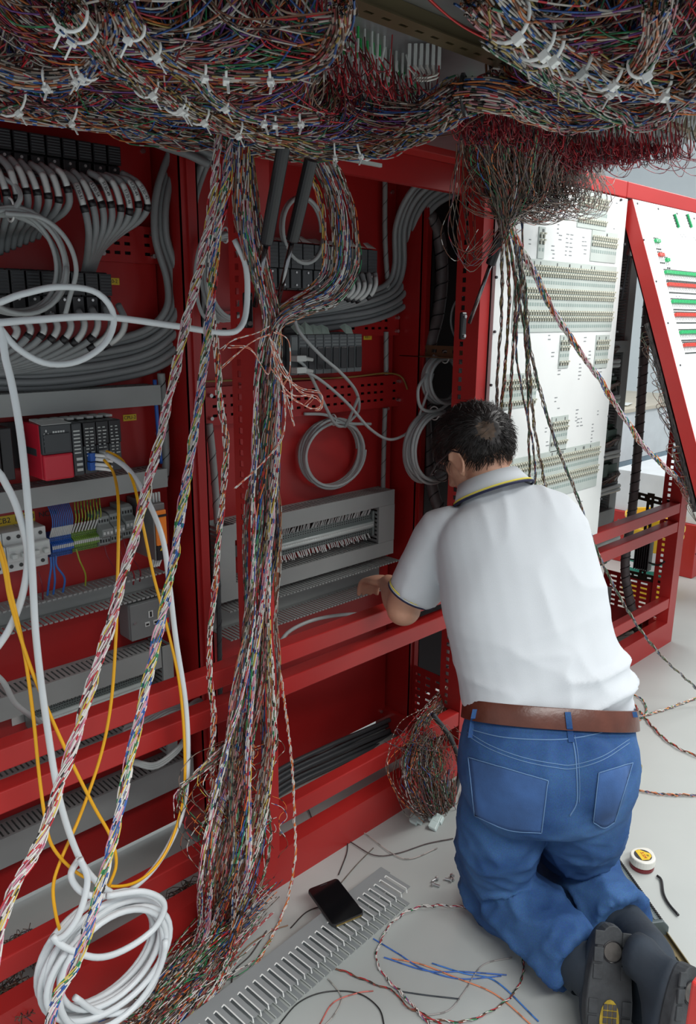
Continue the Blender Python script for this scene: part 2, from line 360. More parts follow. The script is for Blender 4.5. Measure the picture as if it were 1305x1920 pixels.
# ============================================================ wiring ducts
def duct(label, o, u, v, n, L, W, D, cover=True, group='grey wiring ducts', pitch=.0125, m=GREY, name='wiring_duct', ends=False):
    o, u, v, n = Vector(o), Vector(u), Vector(v), Vector(n)
    t = thing(name, label, 'wiring duct', o+u*(L/2), group)
    MB().obox(o+u*(L/2)+v*(W/2)+n*.001, u*(L/2), v*(W/2), n*.001).build('base', m, t)
    for s in (0, 1):
        e = o+v*(W*s)+(v*-.001 if s else v*.001); b = MB()
        b.obox(e+u*(L/2)+n*.008, u*(L/2), v*.001, n*.006)
        k = int(L/pitch)
        for i in range(k): b.obox(e+u*((i+.5)*L/k)+n*(.014+(D-.014)/2), u*(pitch*.31), v*.001, n*((D-.014)/2-.0005))
        if not cover: 
            for i in range(k): b.obox(e+u*((i+.5)*L/k)+n*(D-.002), u*(pitch*.33), v*.002, n*.0018)
        b.build('slotted_wall', m, t)
    if cover: MB().obox(o+u*(L/2)+v*(W/2)+n*(D+.001), u*(L/2), v*(W/2+.0015), n*.001).obox(o+u*(L/2)-v*.0008+n*(D-.003), u*(L/2), v*.0007, n*.004).obox(o+u*(L/2)+v*(W+.0008)+n*(D-.003), u*(L/2), v*.0007, n*.004).build('cover', m, t, bevel=.0006)
    if ends: MB().obox(o+u*L+v*(W/2)+n*(D/2), u*.001, v*(W/2), n*(D/2)).build('end_cap', m, t)
    return t
def hduct(label, x0, x1, ym, yt, yb, cover=True, D=.075, xm=150, **k):
    Y = YB-.001-D; z1, z0 = onY(xm, yt, Y).z, onY(xm, yb, Y).z
    return duct(label, (x0, YB-.001, z0), X3, Z3, -Y3, x1-x0, z1-z0, D, cover, **k)
xr = onY(301, 745, 1.69).x
hduct('long grey covered duct above the red-fronted controller, left bay', .35, xr, 0, 732, 770)
hduct('long grey covered duct below the red-fronted controller, left bay', .35, onY(313, 895, 1.69).x, 0, 903, 938)
hduct('open grey slotted duct above the wall socket, left bay', .35, onY(316, 1150, 1.70).x, 0, 1112, 1155, cover=False, D=.065)
hduct('grey covered duct below the wall socket, left bay', .35, onY(302, 1235, 1.69).x, 0, 1263, 1302)
o = onY(303, 1212, 1.69); z0 = onY(310, 1420, 1.69).z
duct('short upright grey duct beside the lower terminal strip, left bay', (o.x+.001, YB-.001, z0), Z3, X3, -Y3, o.z-z0, onY(323, 1250, 1.69).x-o.x, .075, True)
hduct('grey covered duct behind the two upper rails, left bay', .35, 1.03, 0, 1404, 1440)
hduct('grey covered duct below the two upper rails, left bay', .35, 1.03, 0, 1510, 1560)
# duct ring in the middle bay
Yd = 1.69; xL = onY(411, 1050, Yd).x; xLi = onY(440, 1050, Yd).x; xRi = onY(710, 985, Yd).x; xR = onY(738, 980, Yd).x
zT, zTi, zBi, zB = [onY(580, y, Yd).z for y in (952, 980, 1056, 1082)]
duct('top duct of the grey duct ring around the middle terminal strip', (xLi, YB-.001, zTi), X3, Z3, -Y3, xR-xLi, zT-zTi, .074)
duct('bottom duct of the grey duct ring around the middle terminal strip', (xLi, YB-.001, zB), X3, Z3, -Y3, xR-xLi, zBi-zB, .074)
duct('left upright duct of the grey duct ring around the middle terminal strip', (xL, YB-.001, zB), Z3, X3, -Y3, zT-zB, xLi-xL-.001, .076)
duct('right upright duct of the grey duct ring around the middle terminal strip', (xRi, YB-.001, zBi+.002), Z3, X3, -Y3, zTi-zBi-.004, xR-xRi, .074)
z1, z0 = onY(580, 1092, 1.70).z, onY(580, 1142, 1.70).z
duct('open grey slotted duct under the duct ring, where the man reaches in', (xL+.01, YB-.001, z0), X3, Z3, -Y3, xR-xL, z1-z0, .10, False)
# upright duct in the side opening behind the man's head, and ducts in the far right bay
p0 = onX(765, 905, 1.94); p1 = onX(765, 1090, 1.94)
duct('dark grey upright slotted duct left of the man and right of the duct ring', (1.96, 1.745, p1.z-.15), Z3, -Y3, -X3, p0.z-p1.z+.15, .07, .05, True, m=GREY)
for ya, yb_, lb in ((640, 660, 'topmost'), (950, 975, 'middle'), (1095, 1135, 'lowest')):
    z1, z0 = onY(1160, ya, 1.69).z, onY(1160, yb_, 1.69).z
    duct(lb+' grey duct in the far right bay beyond the white key panel', (2.75, YB-.001, z0), X3, Z3, -Y3, .62 if lb != 'lowest' else .68, z1-z0, .074)
x = onY(1160, 700, 1.69).x
duct('tall upright grey duct in the far right bay beyond the white key panel', (x+.05, YB-.001, .35), Z3, X3, -Y3, 1.4, .06, .06)
# ============================================================ devices, left bay
def row_modules(name, label, group, x0, x1, z0, z1, zl, n, Yf, mbody=BLK, mfront=BLK, lab=None):
    w = (x1-x0)/n; first = None
    for i in range(n):
        if first is None:
            t = thing(name, label(0), 'control module', (x0+w/2, YB, z0), group)
            MB().box(x0+.0008, x0+w-.0008, Yf+.02, YB-.0005, z0, z1).build('body', mbody, t, bevel=.002)
            b = MB().box(x0+.002, x0+w-.002, Yf, Yf+.0195, zl, z1-.004)
            for k in range(6): b.box(x0+.004, x0+w-.004, Yf-.0012, Yf, zl+(z1-zl)*(.12+.13*k), zl+(z1-zl)*(.12+.13*k)+.003, 1)
            b.build('door', [mfront, GREYD], t, bevel=.0015)
            MB().box(x0+.003, x0+w-.003, Yf+.004, Yf+.0195, z0+.004, zl-.002).build('connector', mfront, t, bevel=.002)
            MB().cyl((x0+w*.5, Yf+.004, z0+.012), (x0+w*.5, Yf+.001, z0+.012), .003, 8).cyl((x0+w*.5, Yf+.004, zl-.01), (x0+w*.5, Yf+.001, zl-.01), .003, 8).build('screw', ZINC, t)
            first = t
        else: dup(first, (w*i, 0, 0), label(i))
ordn = ['first', 'second', 'third', 'fourth', 'fifth', 'sixth', 'seventh', 'eighth', 'ninth', 'tenth', 'eleventh', 'twelfth', 'thirteenth', 'fourteenth']
X0, X1, Z0, Z1 = rc(-40, 250, 228, 332, 1.64)
row_modules('input_module', lambda i: 'black input module in the top left row, %s from its right end' % ordn[8-i], 'black modules in the top left row', X0, X1, Z0, Z1, Z0+(Z1-Z0)*.5, 9, 1.64)
X0, X1, Z0, Z1 = rc(-40, 505, 212, 598, 1.65)
row_modules('input_module', lambda i: 'black input module in the row behind the big coil, %s from its right' % ordn[8-i], 'black modules in the second left row', X0, X1, Z0, Z1, Z0+(Z1-Z0)*.5, 9, 1.65)
# labelled cables
def ipath(a, b_, t): return [tuple(p+(q-p)*t for p, q in zip(u, v)) for u, v in zip(a, b_)]
def textmesh(txt, size, origin, ux, uy, name, m, parent, depth=.0004):
    c = bpy.data.curves.new(name, 'FONT'); c.body = txt; c.size = size; c.align_x = 'CENTER'; c.align_y = 'CENTER'; c.extrude = depth
    o = bpy.data.objects.new(name, c); COL.objects.link(o); bpy.context.view_layer.update()
    me = bpy.data.meshes.new_from_object(o.evaluated_get(bpy.context.evaluated_depsgraph_get()))
    bpy.data.objects.remove(o); bpy.data.curves.remove(c)
    ux, uy = Vector(ux).normalized(), Vector(uy).normalized(); un = ux.cross(uy)
    org = ORI[parent.name]
    for v in me.vertices: v.co = Vector(origin)+ux*v.co.x+uy*v.co.y+un*v.co.z-org
    me.materials.clear(); me.materials.append(m); return link_mesh(name, me, parent)
def lab_cable(label, path, group, r=.0072, l0=.10, l1=.27, txt=None, m=CABD):
    j_ = random.uniform(-.03, .07); l0 += j_; l1 += j_; r = min(r, .0074)
    pts = [Vector(q) for q in spline([tuple(p) for p in px(path)], 44)]
    t = thing('labelled_cable', label, 'cable', pts[0], group)
    MB().tube(pts, r, 10).build('sheath', m, t, smooth=True)
    a, c = int(44*l0), int(44*l1); vw_ = (EYE-pts[a]).normalized()*r*.55; MB().tube([p+vw_ for p in pts[a:c]], r*.80, 8).build('label_sleeve', LABEL, t, smooth=True)
    MB().tube(pts[c-1:c+2], r*1.15, 10).build('black_clip', BLK, t, smooth=True)
    mid = pts[(a+c)//2]; tn = (pts[c-2]-pts[a+1]).normalized(); vw = (EYE-mid).normalized(); side = tn.cross(vw).normalized(); nn_ = side.cross(tn).normalized()
    if txt: textmesh(txt, .009, mid+nn_*(r*1.37), tn, -side if side.z < 0 and False else nn_.cross(tn), 'label_text', INK, t)
    return t
Rg = [(228,330,1.62),(262,345,1.585),(277,385,1.58),(262,412,1.60),(225,438,1.63),(190,470,1.68),(170,520,1.72)]
Lg = [(120,325,1.62),(140,345,1.60),(158,390,1.585),(166,430,1.59),(165,465,1.62),(160,500,1.68),(150,540,1.72)]
tx = ['S130-51', None, 'S130-54', 'S130-49', None, 'S130-46', 'S130-44', 'S130-42']
for i in range(8): lab_cable('white-labelled grey cable in the right-hand fan, top row, %s from the left' % ordn[i], [(a, q+random.uniform(-6, 6)*(j < 2), y) for j, (a, q, y) in enumerate(ipath(Lg, Rg, i/7))], 'labelled cables of the top left row', txt=tx[i])
Rg = [(95,312,1.62),(118,330,1.59),(130,372,1.585),(122,395,1.60),(100,412,1.63),(80,425,1.70),(70,445,1.73)]
Lg = [(-40,292,1.62),(-22,318,1.60),(-8,362,1.585),(-5,395,1.60),(-8,425,1.63),(-10,445,1.70),(-12,480,1.73)]
for i in range(8): lab_cable('white-labelled grey cable in the left-hand fan, top row, %s from its right' % ordn[7-i], [(a, q+random.uniform(-5, 5)*(j < 2), y) for j, (a, q, y) in enumerate(ipath(Lg, Rg, i/7))], 'labelled cables of the top left row')
Rg = [(222,572,1.63),(234,600,1.60),(226,628,1.60),(195,650,1.63),(140,672,1.67),(70,690,1.70),(0,700,1.71),(-40,706,1.71)]
Lg = [(20,600,1.63),(32,622,1.61),(15,645,1.61),(-10,660,1.63),(-30,675,1.66),(-45,680,1.68),(-55,682,1.70),(-60,686,1.70)]
for i in range(9): lab_cable('white-labelled grey cable below the big coil at left, %s from its right' % ordn[8-i], ipath(Lg, Rg, i/8), 'labelled cables of the second left row', r=.009)
# heavy grey cables
def fan(label, path, n, w0, r, m, group, Yj=.012):
    for i in range(n):
        pts = []
        for j, (x, y, Y) in enumerate(path):
            a = path[max(j-1, 0)]; c = path[min(j+1, len(path)-1)]; dx, dy = c[0]-a[0], c[1]-a[1]; L = math.hypot(dx, dy)
            s = ((i+.5)/n-.5)*w0; pts.append((x-dy/L*s+random.uniform(-1, 1), y+dx/L*s+random.uniform(-1, 1), Y+(i % 2)*Yj))
        cable('grey_cable', label % ordn[i], px(pts), r, m, group)
fan('heavy grey cable sweeping round the upper left bay, %s from its inner side', [(-30,690,1.73),(80,690,1.73),(200,676,1.73),(290,650,1.72),(345,595,1.70),(350,520,1.70),(328,440,1.70),(330,370,1.70),(352,300,1.70),(372,278,1.66)], 8, 84, .0085, CABD, 'heavy grey cables of the left bay')
fan('heavy grey cable entering under the roof at upper left, %s of the group', [(400,290,1.60),(360,272,1.62),(300,250,1.64),(262,228,1.66),(240,195,1.68)], 5, 50, .0095, CABD, 'grey cables under the roof at upper left')
fan('heavy grey cable sweeping round the upper middle bay, %s from its outer side', [(905,322,1.50),(855,334,1.55),(795,370,1.64),(768,425,1.70),(766,500,1.72),(748,548,1.73),(700,573,1.73),(620,588,1.73),(530,600,1.73)], 7, 62, .0085, CABD, 'heavy grey cables of the middle bay')
fan('grey cable hanging in the side opening beside the wrapped trunk, %s of the group', [(815,402,1.74),(792,450,1.76),(786,520,1.76),(800,580,1.76),(830,640,1.74)], 5, 44, .0075, CABD, 'grey cables in the side opening')
fan('dark grey cable lying on the floor inside the middle bay, %s of the group', [(440,1530,1.72),(530,1462,1.70),(620,1418,1.70),(700,1382,1.72),(770,1352,1.74)], 5, 46, .0085, GREYD, 'dark cables on the floor of the middle bay')
# controller with red front
t = thing('programmable_controller', 'grey and black programmable controller with a bright red lower front, left bay', 'controller', onY(150, 905, YB), None)
X0, X1, Z0, Z1 = rc(81, 796, 137, 900, 1.615); zs = Z0+(Z1-Z0)*.47; h = Z1-Z0
MB().box(X0, X1, 1.63, YB-.012, Z0, Z1).build('power_supply_body', BRED, t, bevel=.003)
MB().box(X0-.0005, X1+.0005, 1.65, 1.72, Z0+h*.42, Z0+h*.55).build('side_tape', GREYD, t)
MB().box(X0, X1, 1.615, 1.6295, Z0, zs).build('red_cover', BRED, t, bevel=.004)
MB().box(X0, X1, 1.617, 1.6295, zs+.0005, Z1).box(X0+.004, X1-.004, 1.613, 1.6165, zs+.004, zs+.045).build('terminal_cover', GREYD, t, bevel=.003)
cx_, cz_ = X0+(X1-X0)*.16, Z1-(Z1-Z0)*.13; b = MB(); q_ = .0042
for dx_, dz_ in ((0, .0036), (-.0042, -.0036), (.0042, -.0036)): b.prism([(cx_+dx_+q_*.5, 1.6165, cz_+dz_), (cx_+dx_, 1.6165, cz_+dz_+q_*.8), (cx_+dx_-q_*.5, 1.6165, cz_+dz_), (cx_+dx_, 1.6165, cz_+dz_-q_*.8)], (0, -.0004, 0))
for k in range(5): b.box(cx_+.014+k*.0055, cx_+.018+k*.0055, 1.6160, 1.6169, cz_-.002, cz_+.002)
for k in range(3): b.box(cx_-.006, cx_+.004+.007*k, 1.6160, 1.6169, cz_-.011-.009*k, cz_-.008-.009*k)
b.build('printed_mark', LABEL, t)
MB().prism([(X0, 1.612, Z1+.001), (X1, 1.612, Z1+.001), (X1-.004, 1.68, Z1+.006), (X0+.002, 1.68, Z1+.006)], (0, 0, .0008)).build('paper_label', OFF, t)
Xa, Xb, _, _ = rc(137.5, 800, 157, 900, 1.62)
MB().box(Xa, Xb, 1.62, YB-.012, Z0+.002, Z1-.001).build('processor_unit', GREYD, t, bevel=.003)
b = MB()
for k in range(7): b.box(Xa+.003, Xb-.006, 1.6188, 1.6199, Z1-.02-.008*k, Z1-.017-.008*k)
for k in range(3): b.box(Xa+.006, Xb-.004, 1.6188, 1.6199, Z0+.012+.012*k, Z0+.018+.012*k)
b.build('printed_mark', OFF, t)
Xc, Xd, _, _ = rc(158, 800, 229, 900, 1.62); zz = Z0+.066; n = 3; w_ = (Xd-Xc)/n
for k in range(n):
    MB().box(Xc+w_*k+.0006, Xc+w_*(k+1)-.0006, 1.621, YB-.012, Z0+.003, zz).build('network_unit', GREYD, t, bevel=.002)
    MB().box(Xc+w_*k+.0006, Xc+w_*(k+1)-.0006, 1.617, YB-.012, zz+.0006, Z1-.001).build('display_unit', BLK, t, bevel=.002)
    b = MB()
    for j in range(9): 
        for q in range(2): b.box(Xc+w_*k+.004+q*.011, Xc+w_*k+.004+q*.011+random.uniform(.004, .009), 1.6160, 1.6169, Z1-.016-.0075*j, Z1-.0138-.0075*j)
    b.build('printed_mark', OFF, t)
MB().box(X0-.055, Xd+.012, YB-.012, YB-.0005, Z0+.01, Z1-.005).build('backplane', BLK, t)
MB().box(X0-.07, X0-.045, 1.66, YB-.0125, Z0+.004, Z1-.004).box(X0-.12, X0-.075, 1.65, YB-.0005, Z0+.01, Z1-.002).build('base_unit', BLK, t, bevel=.002)
b = MB()
for k in range(8): x = X0+(Xd-X0)*(k+.4)/8; b.box(x, x+.016, 1.66, 1.70, Z1+.0005, Z1+.006)
b.build('latch', OFF, t, bevel=.001)
for y in (857, 874):
    p = onY(172, y, 1.612); MB().box(p.x-.006, p.x+.006, 1.606, 1.6205, p.z-.009, p.z+.009).build('blue_optical_socket', BLU, t)
    for s in (-.0045, .0045): MB().tube([(p.x+.006, 1.605, p.z+s), (p.x+.022, 1.59, p.z+s-.002), (p.x+.036, 1.585, p.z+s-.007)], [.0042, .0038, .0025], 8).build('white_plug', TIE, t, smooth=True)
p = onY(196, 851, 1.612); MB().box(p.x-.010, p.x+.008, 1.590, 1.6205, p.z-.009, p.z+.008).build('network_plug', OFF, t, bevel=.002)
# yellow name plates
def plate(label, x0, y0, x1, y1, txt, Y=YB-.002):
    a, c, d, e = rc(x0, y0, x1, y1, Y); t = thing('name_plate', label, 'label', ((a+c)/2, Y, d), 'yellow engraved labels')
    MB().box(a, c, Y, YB-.0003, d, e).build('plate', YLAB, t, bevel=.0005)
    textmesh(txt, (e-d)*.75, ((a+c)/2, Y-.0001, (d+e)/2), X3, Z3, 'plate_text', INK, t)
plate('yellow engraved label right of the red-fronted controller', 231, 777, 256, 789, 'CPU-2')
plate('yellow engraved label right of the second row of black modules', 198, 521, 224, 534, 'RI0-2')
plate('yellow engraved label right of the black slotted controller rack', 682, 628, 697, 637, 'RI0-1')
plate('long yellow engraved label above the circuit breakers', -20, 965, 66, 984, 'NCB1  NCB2  NCB3  NCB4')
# circuit breakers
X0, X1, Z0, Z1 = rc(-32, 1000, 97, 1076, 1.68)
n = 3; w_ = (X1-X0)/n; h = Z1-Z0; first = None
for i in range(n):
    a, c = X0+w_*i, X0+w_*(i+1)
    t = thing('circuit_breaker', 'light grey two-pole circuit breaker, %s of the three at the left edge' % ['leftmost', 'middle', 'rightmost'][i], 'circuit breaker', ((a+c)/2, YB, Z0), 'circuit breakers')
    MB().box(a+.0006, c-.0006, 1.70, YB-.002, Z0, Z1).box(a+.0006, c-.0006, 1.682, 1.70, Z0+h*.30, Z1-h*.30).build('body', LABEL, t, bevel=.002)
    for q in (.28, .72):
        x = a+w_*q; MB().box(x-.006, x+.006, 1.668, 1.6815, Z0+h*.40, Z0+h*.52).build('toggle', OFF, t, bevel=.002)
        b = MB()
        for z in (Z0+h*.14, Z1-h*.14): b.cyl((x, 1.7005, z), (x, 1.6985, z), .0045, 12)
        b.build('screw_hole', BLK, t)
    MB().box(a+.004, c-.004, 1.6805, 1.6819, Z0+h*.58, Z0+h*.68).build('rating_print', OFF, t)
# rail mounted terminals (blue, then green-yellow)
def term_row(label, cat, x0, x1, z0, z1, n, Yf, m, m2, name='terminal_strip', nm='terminal', rail=True, holes=True):
    t = thing(name, label, cat, ((x0+x1)/2, YB, z0)); w = (x1-x0)/n; first = None
    for i in range(n):
        if first is None:
            h = z1-z0; a, c = x0+.0004, x0+w-.0004; b = MB()
            prof = [(Yf+.03, 0), (Yf+.012, .04), (Yf+.012, .26), (Yf, .34), (Yf, .66), (Yf+.012, .74), (Yf+.012, .96), (Yf+.03, 1), (YB-.010, 1), (YB-.010, 0)]
            b.prism([(a, y, z0+h*q) for y, q in prof], (c-a, 0, 0))
            if holes:
                for q in (.10, .20, .80, .90): b.box(a+w*.25, c-w*.25, Yf+.0112, Yf+.0125, z0+h*(q-.025), z0+h*(q+.025), 1)
                b.box(a+.0003, c-.0003, Yf-.0012, Yf, z0+h*.45, z0+h*.60, 2)
            first = b.build(nm, [m, BLK, m2], t)
        else:
            o = first.copy(); COL.objects.link(o); o.parent = t; o.location = first.location+Vector((w*i, 0, 0))
    if rail: MB().box(x0-.03, x1+.03, YB-.008, YB-.0005, (z0+z1)/2-.017, (z0+z1)/2+.017).build('din_rail', ZINC, t)
    return t
a, c, d, e = rc(97.5, 1004, 139, 1046, 1.70); term_row('row of blue rail-mounted terminals between the breakers and the green-yellow ones', 'terminal strip', a, c, d, e, 12, 1.70, BLU, LABEL)
bx = (a, c, d, e)
a, c, d, e = rc(139.5, 994, 191, 1034, 1.70); term_row('row of green-yellow earth terminals right of the blue ones', 'terminal strip', c-(c-bx[1])+.0005, c, d, e, 14, 1.70, GYT, LABEL)
gx = (bx[1], c, d, e)
for i in range(12):
    x = bx[0]+(bx[1]-bx[0])*(i+.5)/12; zt = onY(150, 942, 1.70).z
    o = wires('control_wire', [(spline([(x, 1.712, bx[3]-.004), (x+.004, 1.700, bx[3]+.03), (x+.006, 1.71, (bx[3]+zt)/2+.02), (x+.004, 1.73, zt+.01)], 16), .0014, (.03,.13,.42), (.03,.13,.42), 1)], sides=6)
    tag(o, 'blue wire rising from the blue terminals into the duct, %s from the left' % ordn[i], 'wire', 'blue wires above the blue terminals')
    s = MB().tube([(x, 1.7115, bx[3]-.002), (x+.0035, 1.7005, bx[3]+.022)], .0021, 8).build('wire_marker', LABEL, None); tag(s, 'white marker sleeve above the blue terminals, %s from the left' % ordn[i], 'marker', 'white sleeves on the blue wires')
for i in range(9):
    x = gx[0]+(gx[1]-gx[0])*(i+.5)/9; zt = onY(180, 935, 1.70).z
    o = wires('control_wire', [(spline([(x, 1.712, gx[3]-.004), (x+.006, 1.70, gx[3]+.03), (x+.010, 1.71, (gx[3]+zt)/2+.02), (x+.020, 1.73, zt+.01)], 16), .0014, (.30,.34,.03), (.05,.22,.05), .03)], sides=6)
    tag(o, 'green-yellow wire rising from the earth terminals, %s from the left' % ordn[i], 'wire', 'earth wires above the earth terminals')
    s = MB().tube([(x, 1.7115, gx[3]-.002), (x+.005, 1.7005, gx[3]+.022)], .0021, 8).build('wire_marker', LABEL, None); tag(s, 'white marker sleeve above the green-yellow terminals, %s from the left' % ordn[i], 'marker', 'white sleeves on the earth wires')
for k, (xa, ya, xb, yb_) in enumerate(((95, 1048, 92, 1108), (100, 1048, 103, 1106), (105, 1046, 121, 1102))):
    o = wires('control_wire', [(spline([onY(xa, ya-4, 1.69), onY(xa+1, ya+15, 1.685), onY(xb, yb_-18, 1.69), onY(xb-3, yb_+8, 1.71)], 16), .0026, (.03,.13,.42), (.03,.13,.42), 1)], sides=6)
    tag(o, 'blue wire dropping from below the breakers, %s from the left' % ordn[k], 'wire', 'blue wires below the breakers')
for k, (xa, ya, xb, yb_, cc) in enumerate(((143, 1036, 160, 1090, (.30,.34,.03)), (196, 1030, 218, 1088, (.2,.01,.02)), (232, 1018, 262, 1082, (.2,.01,.02)), (222, 1025, 250, 1088, (.25,.01,.02)), (72, 1078, 80, 1120, (.2,.01,.02)))):
    o = wires('control_wire', [(spline([onY(xa, ya-6, 1.70), onY(xa+6, ya+14, 1.69), onY(xb, yb_-14, 1.70), onY(xb, yb_+8, 1.72)], 16), .0020, cc, cc, 1)], sides=6)
    tag(o, ['green-yellow wire dropping from the earth terminals', 'dark red wire dropping from the left of the grey relays', 'dark red wire dropping below the grey relays, the rightmost', 'dark red wire dropping from the middle of the grey relays', 'dark red wire dropping from the breakers'][k], 'wire')
# relays and power supply
for k, (xa, ya, xb, yb_) in enumerate(((192, 968, 214, 1030), (214, 962, 236, 1024), (236, 950, 258, 1016))):
    a, c, d, e = rc(xa, ya, xb, yb_, 1.68); t = thing('relay_module', 'grey rail-mounted relay module, %s of three beside the earth terminals' % ['left', 'middle', 'right'][k], 'relay', ((a+c)/2, YB, d), 'grey relay modules'); h = e-d
    MB().prism([(a+.0005, y, d+h*q) for y, q in ((1.715, 0), (1.70, .1), (1.70, .3), (1.68, .4), (1.68, .62), (1.70, .72), (1.70, .95), (1.715, 1), (YB-.006, 1), (YB-.006, 0))], (c-a-.001, 0, 0)).build('housing', OFF if k < 0 else mat('mid_grey_plastic', (.22,.24,.235), .5), t, bevel=.001)
    b = MB()
    for i in range(4):
        for q in (.2, .82): b.box(a+(c-a)*(i+.3)/4.2, a+(c-a)*(i+.75)/4.2, 1.6988, 1.7001, d+h*(q-.04), d+h*(q+.04))
    b.build('wire_entry', BLK, t)
    b = MB()
    for i in range(3): b.box(a+(c-a)*(i+.3)/3.3, a+(c-a)*(i+.85)/3.3, 1.6785, 1.6801, d+h*.46, d+h*.54)
    b.build('marker', LABEL, t)
a, c, d, e = rc(293, 948, 315, 1052, 1.62); t = thing('power_supply', 'grey metal power supply unit with an orange front, left bay', 'power supply', ((a+c)/2, YB, d))
MB().box(a, c, 1.63, YB-.006, d, e+.004).build('casing', mat('brushed_casing', (.20,.20,.195), .4, .5), t, bevel=.002)
MB().box(a+.003, c-.001, 1.622, 1.6295, d+(e-d)*.28, e-.012).build('orange_front', ORG, t, bevel=.002)
MB().box(a+.003, c-.001, 1.624, 1.6295, d+.002, d+(e-d)*.27).box(a+.003, c-.001, 1.620, 1.6219, d+(e-d)*.80, d+(e-d)*.84).build('black_front', BLK, t)
MB().prism([(a+.010, 1.6235, d+.026), (a+.022, 1.6235, d+.026), (a+.016, 1.6235, d+.037)], (0, -.0004, 0)).build('warning_triangle', YLAB, t)
for i in range(4): MB().tube([(a+.006+.008*i, 1.65, e+.002), (a+.003+.008*i, 1.645, e+.028)], .003, 6).build('wire_sleeve', LABEL, t)
for i in range(4): MB().tube([(a+.006+.008*i, 1.65, d+.002), (a-.003+.006*i, 1.645, d-.02)], .003, 6).build('wire_sleeve', LABEL, t)
# wall socket
a, c, d, e = rc(244, 1126, 320, 1194, 1.70); t = thing('socket_outlet', 'grey metal-clad three-pin socket on the left red panel', 'socket', ((a+c)/2, YB, d))
MB().box(a, c, 1.706, YB-.0005, d, e).build('back_box', mat('metalclad_grey', (.17,.18,.18), .45), t, bevel=.006, seg=3)
MB().box(a+.001, c-.001, 1.70, 1.7055, d+.001, e-.001).build('face_plate', mat('metalclad_grey', (.2,)), t, bevel=.002)
mx_, mz_ = a+(c-a)*.50, d+(e-d)*.5
b = MB().box(mx_-.0065, mx_+.0065, 1.6985, 1.6999, mz_+.004, mz_+.022).box(mx_-.0175, mx_-.0045, 1.6985, 1.6999, mz_-.018, mz_-.006).box(mx_+.0065, mx_+.0195, 1.6985, 1.6999, mz_-.018, mz_-.006); b.build('pin_surround', LABEL, t)
MB().box(mx_-.0025, mx_+.0025, 1.6978, 1.6984, mz_+.006, mz_+.020).box(mx_-.015, mx_-.007, 1.6978, 1.6984, mz_-.015, mz_-.010).box(mx_+.009, mx_+.017, 1.6978, 1.6984, mz_-.015, mz_-.010).build('pin_hole', BLK, t)
MB().box(c-.030, c-.006, 1.6985, 1.6999, mz_-.024, mz_-.010).build('red_switch_label', BRED, t)
MB().cyl((a+.012, 1.70, mz_), (a+.012, 1.698, mz_), .004, 10).cyl((c-.010, 1.70, mz_), (c-.010, 1.698, mz_), .004, 10).build('screw', ZINC, t)
# terminal strips with white ferrule sleeves
def big_strip(label, x0, x1, z0, z1, n, Yf=1.70):
    t = term_row(label, 'terminal strip', x0, x1, z0, z1, n, Yf, mat('terminal_grey', (.16,.19,.185), .45), OFF)
    b = MB(); h = z1-z0
    for i in range(int(n*1.3)):
        x = x0+(x1-x0)*(i+random.uniform(.2, .8))/(n*1.3)
        b.tube([(x, Yf+.014, z1-.002), (x+random.uniform(-.004, .004), Yf+.004, z1+random.uniform(.016, .028))], .0019, 5)
        b.tube([(x, Yf+.014, z0+.002), (x+random.uniform(-.004, .004), Yf+.004, z0-random.uniform(.010, .018))], .0017, 5)
    o = b.build('ferrule_sleeves', LABEL, t); o['kind'] = 'stuff'
    b = MB().cyl((x0, Yf+.004, z0+h*.42), (x1+.002, Yf+.004, z0+h*.42), .0065, 12).cyl((x0, Yf+.004, z0+h*.58), (x1+.002, Yf+.004, z0+h*.58), .0065, 12); b.build('clear_marker_strip', mat('clear_strip', (.45,.50,.49), .2), t, smooth=True)
    MB().box(x1+.0005, x1+.010, Yf+.004, YB-.008, z0-.008, z1+.010).build('end_stop', mat('terminal_grey', (.2,)), t, bevel=.002)
    return t
h1, h0 = onY(580, 993, 1.70).z, onY(580, 1033, 1.70).z
big_strip('long grey terminal strip full of white ferrules inside the grey duct ring', onY(470, 1030, 1.70).x, onY(700, 985, 1.70).x, h0, h1, 52)
h1, h0 = onY(165, 1303, 1.70).z, onY(165, 1342, 1.70).z
big_strip('grey terminal strip full of white ferrules behind the rails of the left bay', onY(62, 1345, 1.70).x, onY(278, 1280, 1.70).x, h0, h1, 46)
for k, (ya, yb_) in enumerate(((670, 690), (735, 760), (838, 862), (905, 925), (995, 1018))):
    z1, z0 = onY(1158, ya, 1.68).z, onY(1158, yb_, 1.68).z; x = onY(1165, ya, 1.68).x
    t = thing('terminal_rail', 'round-edged silver terminal rail in the far right bay, %s from the top' % ordn[k], 'terminal rail', (x-.15, YB, z0), 'terminal rails of the far right bay')
    MB().cyl((x-.4, 1.69, (z0+z1)/2+.006), (x, 1.69, (z0+z1)/2+.006), .010, 10).cyl((x-.4, 1.69, (z0+z1)/2-.012), (x, 1.69, (z0+z1)/2-.012), .010, 10).build('clear_marker_strip', OFF, t, smooth=True)
    MB().box(x-.4, x+.004, 1.70, YB-.0005, z0, z1).build('terminals', GREYD, t)
    L = [(spline([(x-.3*random.random(), 1.70, z1), (x-.05*random.random()-.02, 1.68, z1+.04), (x-.02+.03*random.random(), 1.70, z1+.02+.03*random.random())], 8), .0016, *wc('brown'), .02) for i in range(26)]
    wires('wire_ends', L, t)
